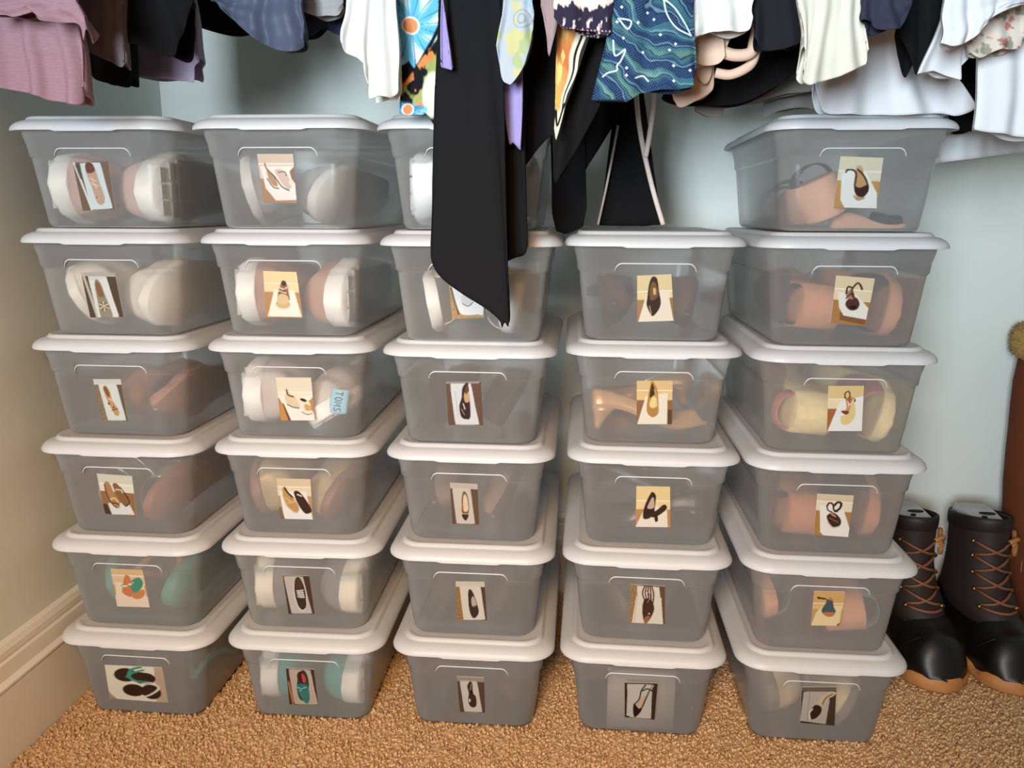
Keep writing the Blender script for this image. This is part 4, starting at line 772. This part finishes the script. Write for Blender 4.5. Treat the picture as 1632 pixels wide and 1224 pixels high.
# ------------------------------------------------------------------ hanging clothes
ROD_Z = 1.47
tag(mesh('closet_rod', *tube([(XL, .03, ROD_Z), (0, .03, ROD_Z), (XR, .03, ROD_Z)], .016, 16), mt('rod_metal', (190, 190, 192), rough=.3, metal=.8)), 'metal closet rod the clothes hang from', 'rod')
def along(P, n):
    P = np.array(P, float); d = np.concatenate([[0], np.cumsum(np.hypot(*(P[1:] - P[:-1]).T))]); s = np.linspace(0, d[-1], n)
    return np.stack([np.interp(s, d, P[:, 0]), np.interp(s, d, P[:, 1])], 1)
def cloth(name, Y, top, hem, mat, folds=3, amp=.008, thick=.03, nu=44, nv=40, seed=0, pattern=None, parent=None, backlift=.006, th=.0013, zt=None, smoothhem=True):
    """a hanging garment: closed front-and-back sheet, hem as listed, straight up to the rod"""
    r = np.random.default_rng(seed + 11); H = along(catmull(hem, 5, False) if smoothhem else hem, nu); sft = np.linspace(0, 1, nu)
    Tx = top[0] + (top[1] - top[0]) * sft; A = np.array([at(x, 0, Y) for x in Tx]); Hm = np.array([at(x, y, Y) for x, y in H])
    ph = r.uniform(0, 6.28, 4); zt = zt or ROD_Z - .02
    def ripple(s, v, k): return .40 * amp * ((np.sin(2 * np.pi * folds * s + ph[k]) + .5 * np.sin(2 * np.pi * folds * 1.9 * s + ph[k + 1])) * (.45 + .55 * v) + .35 * np.sin(9 * v + ph[k + 1] + 3 * s))
    V = []; PX = []
    vs = np.concatenate([np.linspace(-1, -.15, 5), np.linspace(0, 1, nv)])
    for v in vs:
        for layer in (0, 1):
            idx = range(nu) if layer == 0 else range(nu - 1, -1, -1)
            for i in idx:
                s = sft[i]; hm = Hm[i].copy()
                if layer: hm[2] += backlift * (.4 + .6 * math.sin(7 * s + ph[2])) * math.sin(math.pi * s)
                if v < 0: p = A[i] + np.array((0, 0, (zt - A[i][2]) * -v))
                else: p = A[i] * (1 - v) + hm * v
                env = math.sin(math.pi * s) ** .5
                dy = ripple(s, max(v, 0), 0) if layer == 0 else thick * env + ripple(s, max(v, 0), 2) * .8
                dx = amp * .15 * math.sin(5 * max(v, 0) + ph[3] + 4 * s)
                V.append((p[0] + dx, p[1] + dy, p[2]))
                PX.append((Tx[i] * (1 - max(v, 0)) + H[i][0] * max(v, 0), H[i][1] * v if v >= 0 else -600 * -v))
    n = 2 * nu; f = [(i * n + j, i * n + (j + 1) % n, (i + 1) * n + (j + 1) % n, (i + 1) * n + j) for i in range(len(vs) - 1) for j in range(n)]
    o = mesh(name, V, f, mat, parent); solidify(o, th, 0)
    if pattern:
        PX = np.array(PX); c = pattern(PX[:, 0], PX[:, 1]); ca = o.data.color_attributes.new('print', 'FLOAT_COLOR', 'POINT')
        buf = np.ones((len(PX), 4), np.float32); buf[:, :3] = c; ca.data.foreach_set('color', buf.ravel())
    return o
def strip(name, pts, r, mat, parent, Y, flat=1.0):
    P = [at(x, y, Y) for x, y in pts]; return mesh(name, *tube(catmull(P, 6, False), r, 8), mat, parent)
def col(c, n): return np.tile(lin(c), (n, 1))
def over(C, m, c): m = np.clip(m, 0, 1)[:, None]; return C * (1 - m) + lin(c) * m
def seg_d(x, y, P):
    P = np.array(catmull(P, 6, False)) if len(P) > 2 else np.array(P, float); d = np.full(x.shape, 1e9)
    for a, b in zip(P[:-1], P[1:]):
        e = b - a; t = np.clip(((x - a[0]) * e[0] + (y - a[1]) * e[1]) / (e @ e + 1e-9), 0, 1); d = np.minimum(d, np.hypot(x - a[0] - t * e[0], y - a[1] - t * e[1]))
    return d
def flower(C, x, y, cx, cy, r, petals, cin, c1, c2, rc, ph=0.0, sq=1.0):
    dx, dy = x - cx, (y - cy) * sq; d = np.hypot(dx, dy); a = np.arctan2(dy, dx) + ph
    edge = r * (.72 + .28 * np.abs(np.cos(a * petals / 2))); m = sstep(0, 2.5, edge - d)
    C = over(C, m, c1); C = over(C, m * sstep(.35, .75, np.abs(np.sin(a * petals / 2 + d * .03)) * (d / r) ** .6), c2)
    C = over(C, m * sstep(.985, .999, np.abs(np.sin(a * petals))) * sstep(rc, rc + 6, d) * .8, (30, 40, 60))
    C = over(C, sstep(0, 2, rc * 1.25 - d), (238, 232, 222)); return over(C, sstep(0, 1.5, rc - d), cin)
def pat_floral(x, y):
    C = col((17, 18, 24), len(x))
    C = flower(C, x, y, 655, 40, 78, 8, (222, 140, 92), (96, 176, 206), (214, 232, 238), 12, .3)
    C = over(C, sstep(3, 0, seg_d(x, y, [(708, 20), (690, 60), (664, 105), (640, 132), (630, 180)]) - 1.5), (14, 15, 18))
    below = sstep(0, 6, (y - 132) + (x - 640) * 1.35)
    C = C * (1 - below[:, None]) + lin((18, 19, 24)) * below[:, None]
    g = below * sstep(.1, .5, snoise(x * .09, y * .07, 1.2)); C = over(C, g, (150, 160, 96)); g2 = below * sstep(.25, .55, snoise(x * .11, y * .08, 3.3)); C = over(C, g2, (206, 130, 74))
    m = below * sstep(0, 3, 17 - np.hypot(x - 690, (y - 150) * .42)); C = over(C, m, (206, 220, 196)); C = over(C, below * sstep(0, 2, 6 - np.hypot(x - 699, (y - 146) * .7)), (206, 70, 84))
    fl = flower(C, x, y, 650, 174, 34, 7, (222, 128, 88), (70, 140, 176), (120, 186, 206), 9, .9); w = sstep(158, 166, y - (x - 640) * .2)[:, None]
    return C * (1 - w) + fl * w
def pat_pastel(x, y):
    C = col((168, 176, 184), len(x)); C = over(C, sstep(0, .5, snoise(x * .06, y * .05, .7)), (186, 182, 130)); C = over(C, sstep(.2, .7, snoise(x * .05, y * .06, 2.4)), (150, 170, 194)); C = over(C, sstep(.35, .7, snoise(x * .07, y * .045, 4.4)), (158, 172, 126))
    C = over(C, sstep(1.2, .3, np.abs(np.hypot(x - 832, y - 30) - 14)) * .6, (110, 110, 96)); return over(C, sstep(1.2, .3, np.abs(np.hypot(x - 832, (y - 30) * .8) - 6)) * .6, (110, 110, 96))
def pat_brush(x, y):
    C = col((44, 38, 56), len(x)); t = snoise(x * .22, y * .03, .5); C = over(C, sstep(0, 3, 12 + 8 * t - y) , (228, 202, 192)); C = over(C, sstep(.45, .62, snoise(x * .33, (y + x * .3) * .09, 1.9)) * sstep(26, 36, y), (224, 198, 196))
    return over(C, sstep(1.6, .6, np.abs(y - 46 - (x - 900) * .06)) * sstep(.3, .5, np.sin(x * 1.1)), (214, 176, 176))
def pat_scarf(x, y):
    e = np.interp(y, [0, 50, 110, 150, 222], [950, 940, 923, 906, 886]); l = np.interp(y, [0, 50, 222], [890, 887, 882]); s = (x - l) / np.maximum(e - l, 2)
    C = col((206, 164, 96), len(x)); C = over(C, .8 * sstep(.0, .9, snoise(x * .10, y * .028, .8) + .3 * sstep(0, .5, s)), (186, 92, 52)); C = over(C, sstep(.5, .8, snoise(x * .16, y * .05, 2.8)), (236, 206, 120))
    wob = .05 * np.sin(y * .09); C = over(C, sstep(.50, .56, s + wob) , (216, 206, 184)); C = over(C, sstep(.66, .70, s + wob) * sstep(.80, .76, s + wob), (22, 20, 20)); C = over(C, sstep(.90, .95, s + wob), (40, 38, 32))
    C = over(C, sstep(168, 182, y), (216, 206, 184)); return over(C, sstep(2.2, 1.2, np.abs(seg_d(x, y, [(885, 175), (887, 200), (899, 165)]))), (24, 22, 22))
def pat_paisley(x, y):
    d = np.hypot(x - 1140, (y + 60) * 1.1) + 22 * snoise(x * .018, y * .018, .6) + 8 * snoise(x * .05, y * .05, 1.6); C = col((30, 50, 88), len(x)); b = .5 + .5 * np.sin(d * .15)
    C = over(C, sstep(.35, .85, b) * .75, (58, 104, 116)); C = over(C, sstep(.75, 1., b) * .55 * sstep(-.3, .4, snoise(x * .03, y * .03, 2.2)), (108, 142, 112)); C = over(C, sstep(.92, .99, .5 + .5 * np.sin(d * .45 + 1.2)) * .85, (16, 24, 50)); C = over(C, sstep(.94, .99, .5 + .5 * np.sin(d * .225 + 2.2)) * .6, (110, 150, 160))
    dd = np.sin(x * 1.35 + .3 * d) * np.sin(y * 1.35 - .3 * x); C = over(C, sstep(.45, .9, dd) * .5, (110, 154, 166)); C = over(C, sstep(.45, .9, -dd) * .45, (14, 22, 48))
    for cx, cy in ((1042, 30), (1054, 55), (1078, 70), (1068, 80), (1030, 20), (1073, 105), (1026, 82), (1000, 108), (1000, 120), (1072, 129), (992, 60), (990, 12), (1015, 36), (1098, 112), (982, 35)): C = over(C, sstep(3.4, 1.6, np.abs(x - cx) + np.abs(y - cy)), (226, 232, 240))
    for P in ([(976, 64), (980, 88), (996, 78), (990, 96), (984, 104), (984, 112), (970, 116), (962, 122)], [(1056, 0), (1062, 22), (1080, 44), (1102, 56)], [(1056, 0), (1076, 14), (1094, 38), (1102, 56)], [(984, 30), (998, 46), (1004, 34), (988, 30)], [(1014, 124), (1026, 120), (1034, 128)]): C = over(C, sstep(1.7, .7, seg_d(x, y, P)), (206, 222, 226))
    return over(C, sstep(0, 3, y - 158 + .02 * (x - 950)) * sstep(1010, 990, x), (16, 22, 34))
def pat_chiffon(x, y):
    C = col((206, 196, 184), len(x)); C = over(C, sstep(.35, .6, snoise(x * .10, y * .12, 1.1)) * .8, (176, 84, 66)); return over(C, sstep(.3, .6, snoise(x * .12, y * .10, 3.7)) * .7, (96, 104, 84))
PR = printed('printed_fabric', .85, .15, .2)
BLK = fabric('black_fabric', (13, 12, 14)); BLK2 = fabric('black_sheer_fabric', (13, 13, 16), rough=.85); WHT = fabric('white_fabric', (212, 211, 206), var=.03); WHT2 = fabric('cool_white_fabric', (212, 213, 217), var=.03)
CLO = 'clothes hanging above the bins'
def g(o, label, cat='clothing'): return tag(o, label, cat, CLO)
# mauve knit shirt: body and shorter sleeve
e = empty('knit_shirt', at(60, 0, -.06)); MV = fabric('mauve_heather_knit', (152, 118, 127), heather=.12)
def kid(o, e): o.parent = e; o.matrix_parent_inverse = Matrix.Translation(e.location).inverted(); return o
kid(cloth('body', -.085, (-30, 120), [(-30, 139), (0, 141), (36, 147), (66, 155), (72, 159), (100, 163), (131, 168), (132, 150)], MV, 3, .010, .04, seed=1), e)
kid(cloth('sleeve', -.125, (-30, 122), [(-30, 24), (0, 22), (20, 26), (56, 18), (66, 33), (100, 35), (122, 37), (138, 50), (137, 66), (143, 48)], MV, 2, .008, .03, seed=2), e)
g(e, 'mauve heathered knit shirt hanging at the far left')
g(cloth('grey_tee', -.02, (112, 197), [(112, 62), (128, 72), (142, 82), (170, 96), (194, 108), (198, 100)], fabric('charcoal_knit', (118, 108, 112)), 2, .006, .03, seed=3), 'charcoal grey tee hem beside the mauve shirt')
g(cloth('tee_inside_hem', .06, (110, 212), [(118, 90), (138, 112), (150, 126), (176, 134), (205, 139), (208, 122)], fabric('shaded_tee_knit', (36, 35, 34)), 2, .006, .03, seed=4), 'dark inside and back hem of the grey tee')  # the tee's own inside and back hem, its shade put into a darker colour
g(cloth('black_blouse', -.005, (190, 305), [(196, 66), (228, 75), (254, 86), (278, 89), (288, 62), (300, 24), (306, 10)], BLK, 2, .006, .035, seed=5), 'black top hanging in front of the lavender one')
g(cloth('lavender_top', .10, (196, 312), [(198, 119), (250, 125), (300, 130), (309, 131), (311, 108), (321, 99), (318, 92)], fabric('lavender_knit', (190, 174, 200), heather=.06), 2, .006, .03, seed=6), 'lavender knit top with a straight split hem')
g(cloth('black_skirt', .15, (290, 430), [(292, 30), (312, 42), (345, 47), (385, 52), (410, 55), (435, 58)], BLK, 2, .006, .03, seed=7), 'black hem between the lavender and slate blue tops')
g(cloth('satin_blouse', -.03, (335, 482), [(340, -8), (362, 22), (385, 45), (410, 65), (440, 80), (470, 83), (482, 72), (480, 60)], fabric('slate_blue_satin', (72, 79, 98), rough=.5), 3, .010, .035, seed=8), 'slate blue satin blouse with a curved hem')
g(cloth('grey_sweater', .01, (464, 545), [(464, 6), (480, 17), (500, 24), (525, 25), (541, 24), (546, 8)], fabric('grey_knit', (150, 150, 152)), 2, .005, .02, seed=9), 'light grey hem above the navy one')
g(cloth('navy_shirt', .055, (470, 560), [(472, 60), (494, 56), (512, 46), (530, 52), (552, 60), (562, 50)], fabric('navy_jersey', (52, 58, 84)), 2, .006, .03, seed=10), 'navy jersey top behind the white cardigan')
g(cloth('white_cardigan', -.055, (553, 632), [(546, 66), (550, 84), (568, 91), (579, 102), (583, 130), (586, 158), (604, 153), (622, 156), (633, 147), (635, 120)], WHT, 3, .008, .035, seed=12, smoothhem=False), 'white cardigan with a stepped hem, left of the floral blouse')
g(cloth('floral_blouse', -.025, (632, 705), [(634, 100), (641, 125), (640, 150), (636, 180), (650, 183), (668, 183), (684, 185), (693, 200), (701, 222), (706, 200)], PR, 2, .005, .02, nu=110, nv=150, seed=13, pattern=pat_floral, smoothhem=False), 'black blouse with big blue and orange flowers')
e = empty('chiffon_scarf', at(750, 0, -.09))
kid(cloth('front_panel', -.100, (699, 796), [(687, 370), (685, 410), (700, 440), (738, 469), (775, 492), (796, 510), (801, 523), (805, 513), (811, 521), (811, 490), (810, 440)], BLK2, 1.3, .005, .016, nu=70, nv=60, seed=14), e)
kid(cloth('back_panel', -.060, (770, 836), [(785, 428), (806, 418), (824, 410), (838, 402), (839, 380)], BLK2, 1.5, .004, .010, seed=15), e)
g(e, 'long black chiffon scarf falling to a point over the middle stack', 'scarf')
e = empty('lilac_blouse', at(815, 150, -.078)); LIL = fabric('lilac_crepe', (146, 136, 188))
kid(cloth('tail', -.078, (798, 832), [(800, 150), (806, 195), (811, 231), (818, 226), (829, 238), (832, 200), (833, 160)], LIL, 1, .003, .008, nu=30, seed=16, smoothhem=False), e)
kid(cloth('tie_end', -.116, (704, 706), [(703, 90), (703, 107), (721, 112), (715, 85)], LIL, 1, .002, .005, nu=16, seed=46, smoothhem=False), e)
g(e, 'lilac blouse tail peeking from behind the black scarf')
g(cloth('pastel_top', -.108, (803, 849), [(793, 74), (795, 90), (800, 125), (808, 133), (816, 132), (835, 103), (845, 62), (849, 30)], PR, 1.5, .005, .02, nu=60, nv=90, seed=17, pattern=pat_pastel), 'pastel yellow and blue printed top with rolled cuff')
g(cloth('lace_tie', -.110, (862, 890), [(864, 12), (871, 58), (874, 90), (880, 72), (888, 40), (890, 20)], fabric('mauve_lace', (150, 128, 128)), 1, .003, .008, nu=20, seed=18), 'thin mauve tie end dangling left of the navy print')
g(cloth('brush_print_top', -.115, (884, 976), [(882, 26), (892, 41), (902, 46), (935, 48), (968, 57), (975, 40)], PR, 2, .005, .02, nu=90, nv=70, seed=19, pattern=pat_brush), 'navy top with pale pink brushstroke print')
g(cloth('printed_scarf', -.085, (892, 950), [(883, 205), (885, 223), (889, 212), (899, 176), (911, 145), (924, 108), (940, 60), (946, 30)], PR, 1, .004, .010, nu=70, nv=130, seed=20, pattern=pat_scarf, smoothhem=False), 'orange and cream scarf with black border ending in a point', 'scarf')
g(cloth('black_wrap', -.055, (898, 972), [(880, 224), (882, 288), (892, 280), (906, 258), (922, 232), (948, 185), (958, 165), (968, 130)], BLK, 2, .006, .02, seed=21), 'black wrap tapering down behind the orange scarf')
g(cloth('sheer_black_blouse', -.015, (832, 900), [(834, 266), (850, 246), (868, 224), (884, 211), (892, 190), (898, 150)], BLK2, 2, .004, .02, seed=22), 'sheer black blouse with slanting trim beside the lilac tail')
g(cloth('fuzzy_black_cardigan', .105, (872, 1000), [(880, 340), (886, 368), (902, 374), (930, 362), (936, 330), (928, 280), (962, 226), (978, 200), (995, 170)], fabric('fuzzy_black_knit', (16, 15, 17), rough=1.0), 2, .006, .03, nu=60, seed=23, smoothhem=False), 'fuzzy black cardigan hanging between middle and fourth stacks')
g(cloth('paisley_blouse', -.110, (978, 1106), [(945, 160), (958, 162), (1000, 163), (1020, 148), (1050, 143), (1080, 143), (1103, 138), (1107, 112)], PR, 2, .007, .025, nu=190, nv=170, seed=24, pattern=pat_paisley, smoothhem=False), 'blue and green paisley blouse with white dots')
e = empty('black_jumpsuit', at(1005, 150, .20)); PIP = fabric('blush_piping', (214, 196, 186))
kid(cloth('body', .20, (1003, 1004), [(955, 359), (985, 360), (1020, 360), (1055, 358)], BLK, 1, .003, .02, seed=25), e)
kid(strip('piping', [(1012, 60), (1014, 150), (1022, 220), (1040, 300), (1057, 358)], .0034, PIP, None, .190), e); kid(strip('piping', [(985, 200), (968, 290), (953, 358)], .0016, PIP, None, .190), e); kid(strip('strap', [(1046, 60), (1043, 150), (1036, 210), (1029, 250)], .0034, PIP, None, .180), e)
g(e, 'long black jumpsuit leg with pale piping above the fourth stack')
g(cloth('white_tee', -.100, (1104, 1199), [(1104, 61), (1120, 55), (1140, 50), (1180, 50), (1195, 46), (1198, 28)], WHT, 2, .006, .025, seed=26), 'white tee hem right of the paisley blouse')
e = empty('blush_blouse', at(1150, 0, -.05)); BLU = fabric('blush_crepe', (214, 184, 164))
kid(cloth('body', -.055, (1104, 1165), [(1100, 96), (1118, 104), (1142, 103), (1154, 94), (1158, 78), (1164, 60)], BLU, 2, .005, .02, seed=27), e)
kid(cloth('strap', -.030, (1105, 1136), [(1112, 120), (1116, 130), (1126, 134), (1134, 118), (1136, 100)], BLU, 1, .002, .006, nu=16, seed=28), e); kid(cloth('tail', -.020, (1070, 1140), [(1073, 148), (1082, 171), (1108, 161), (1134, 145), (1136, 130)], BLU, 1, .003, .012, nu=24, seed=29), e)
kid(strip('tie', [(1146, 80), (1170, 88), (1196, 84), (1204, 60), (1210, 34)], .006, BLU, None, -.050), e); kid(strip('tie', [(1140, 116), (1164, 119), (1190, 108), (1201, 94), (1206, 70)], .005, BLU, None, -.040), e)
g(e, 'blush crepe blouse with tied straps under the white tee')
g(cloth('black_dress', .045, (1108, 1292), [(1056, 158), (1090, 168), (1130, 169), (1180, 165), (1230, 142), (1272, 112), (1288, 70), (1292, 40)], BLK, 3, .007, .035, seed=30), 'black dress with rounded hem behind the blush blouse')
g(cloth('black_cardigan', -.085, (1200, 1290), [(1202, 60), (1215, 78), (1240, 80), (1268, 72), (1284, 60), (1290, 30)], fabric('soft_black_knit', (26, 26, 32)), 2, .006, .03, seed=31), 'soft black cardigan hem left of the cream cardigan')
g(cloth('taupe_slip', .13, (1130, 1330), [(1108, 176), (1130, 187), (1152, 186), (1154, 173), (1200, 165), (1250, 150), (1290, 146), (1320, 130)], fabric('taupe_satin', (150, 142, 134), rough=.6), 2, .005, .025, nu=56, seed=32, smoothhem=False), 'taupe slip hem hanging below the black dress')
g(cloth('grey_skirt', .19, (1240, 1345), [(1216, 192), (1240, 178), (1275, 172), (1312, 176), (1340, 178), (1345, 150)], fabric('grey_taupe', (138, 134, 132)), 2, .006, .025, seed=33), 'grey skirt hem behind the big white shirt')
g(cloth('cream_cardigan', -.115, (1272, 1379), [(1281, 72), (1285, 90), (1283, 130), (1290, 137), (1306, 131), (1340, 121), (1381, 101), (1380, 80)], fabric('cream_knit', (208, 204, 190), var=.04), 3, .008, .03, seed=34, smoothhem=False), 'cream cardigan sleeve with a plain turned cuff')
g(cloth('white_shirt', .030, (1330, 1475), [(1298, 130), (1306, 160), (1318, 180), (1360, 183), (1400, 183), (1450, 184), (1500, 180), (1526, 185), (1552, 172), (1532, 148), (1505, 128)], WHT2, 3.5, .012, .05, nu=70, seed=35), 'big white shirt with flared tail resting above the rightmost stack')
g(cloth('navy_sleeve_top', -.135, (1374, 1451), [(1375, 32), (1390, 33), (1397, 45), (1430, 46), (1443, 30), (1450, 8)], fabric('dark_navy_knit', (48, 50, 66)), 2, .006, .025, seed=36), 'dark navy top with short sleeve over the white shirt')
g(cloth('black_blazer', -.05, (1430, 1512), [(1428, 52), (1442, 72), (1460, 110), (1466, 118), (1478, 92), (1496, 52), (1508, 20)], BLK, 2, .006, .03, seed=37), 'black blazer edge between navy top and cuffed white shirt')
e = empty('cuffed_white_shirt', at(1530, 0, -.1))
kid(cloth('sleeve', -.135, (1508, 1640), [(1499, 68), (1520, 74), (1552, 62), (1575, 38), (1600, 18), (1640, 2)], WHT2, 3, .010, .03, seed=38), e); kid(cloth('cuff', -.070, (1512, 1562), [(1464, 118), (1490, 112), (1528, 129), (1529, 108), (1548, 86), (1556, 70)], WHT2, 2, .006, .02, seed=39, smoothhem=False), e)
g(e, 'white shirt with folded cuff at the upper right')
g(cloth('floral_chiffon_top', -.092, (1556, 1680), [(1546, 84), (1562, 92), (1588, 80), (1624, 76), (1634, 58), (1680, 44)], PR, 2.5, .007, .025, nu=70, nv=60, seed=40, pattern=pat_chiffon), 'sheer cream top with rust floral print at right')
g(cloth('black_coat', .105, (1508, 1690), [(1518, 168), (1530, 205), (1556, 208), (1580, 196), (1606, 182), (1690, 172)], BLK, 3, .009, .03, seed=41), 'black coat hanging in the upper right corner')
g(cloth('white_dress', .165, (1500, 1700), [(1490, 262), (1510, 258), (1552, 253), (1600, 246), (1650, 240), (1700, 234)], WHT2, 3, .010, .04, seed=42), 'white dress hem hanging lowest, right of the rightmost stack')
g(cloth('white_wrap', -.060, (1570, 1700), [(1552, 206), (1570, 210), (1604, 214), (1650, 220), (1700, 226)], WHT2, 2, .008, .03, seed=43), 'white wrap over the black coat at the right edge')
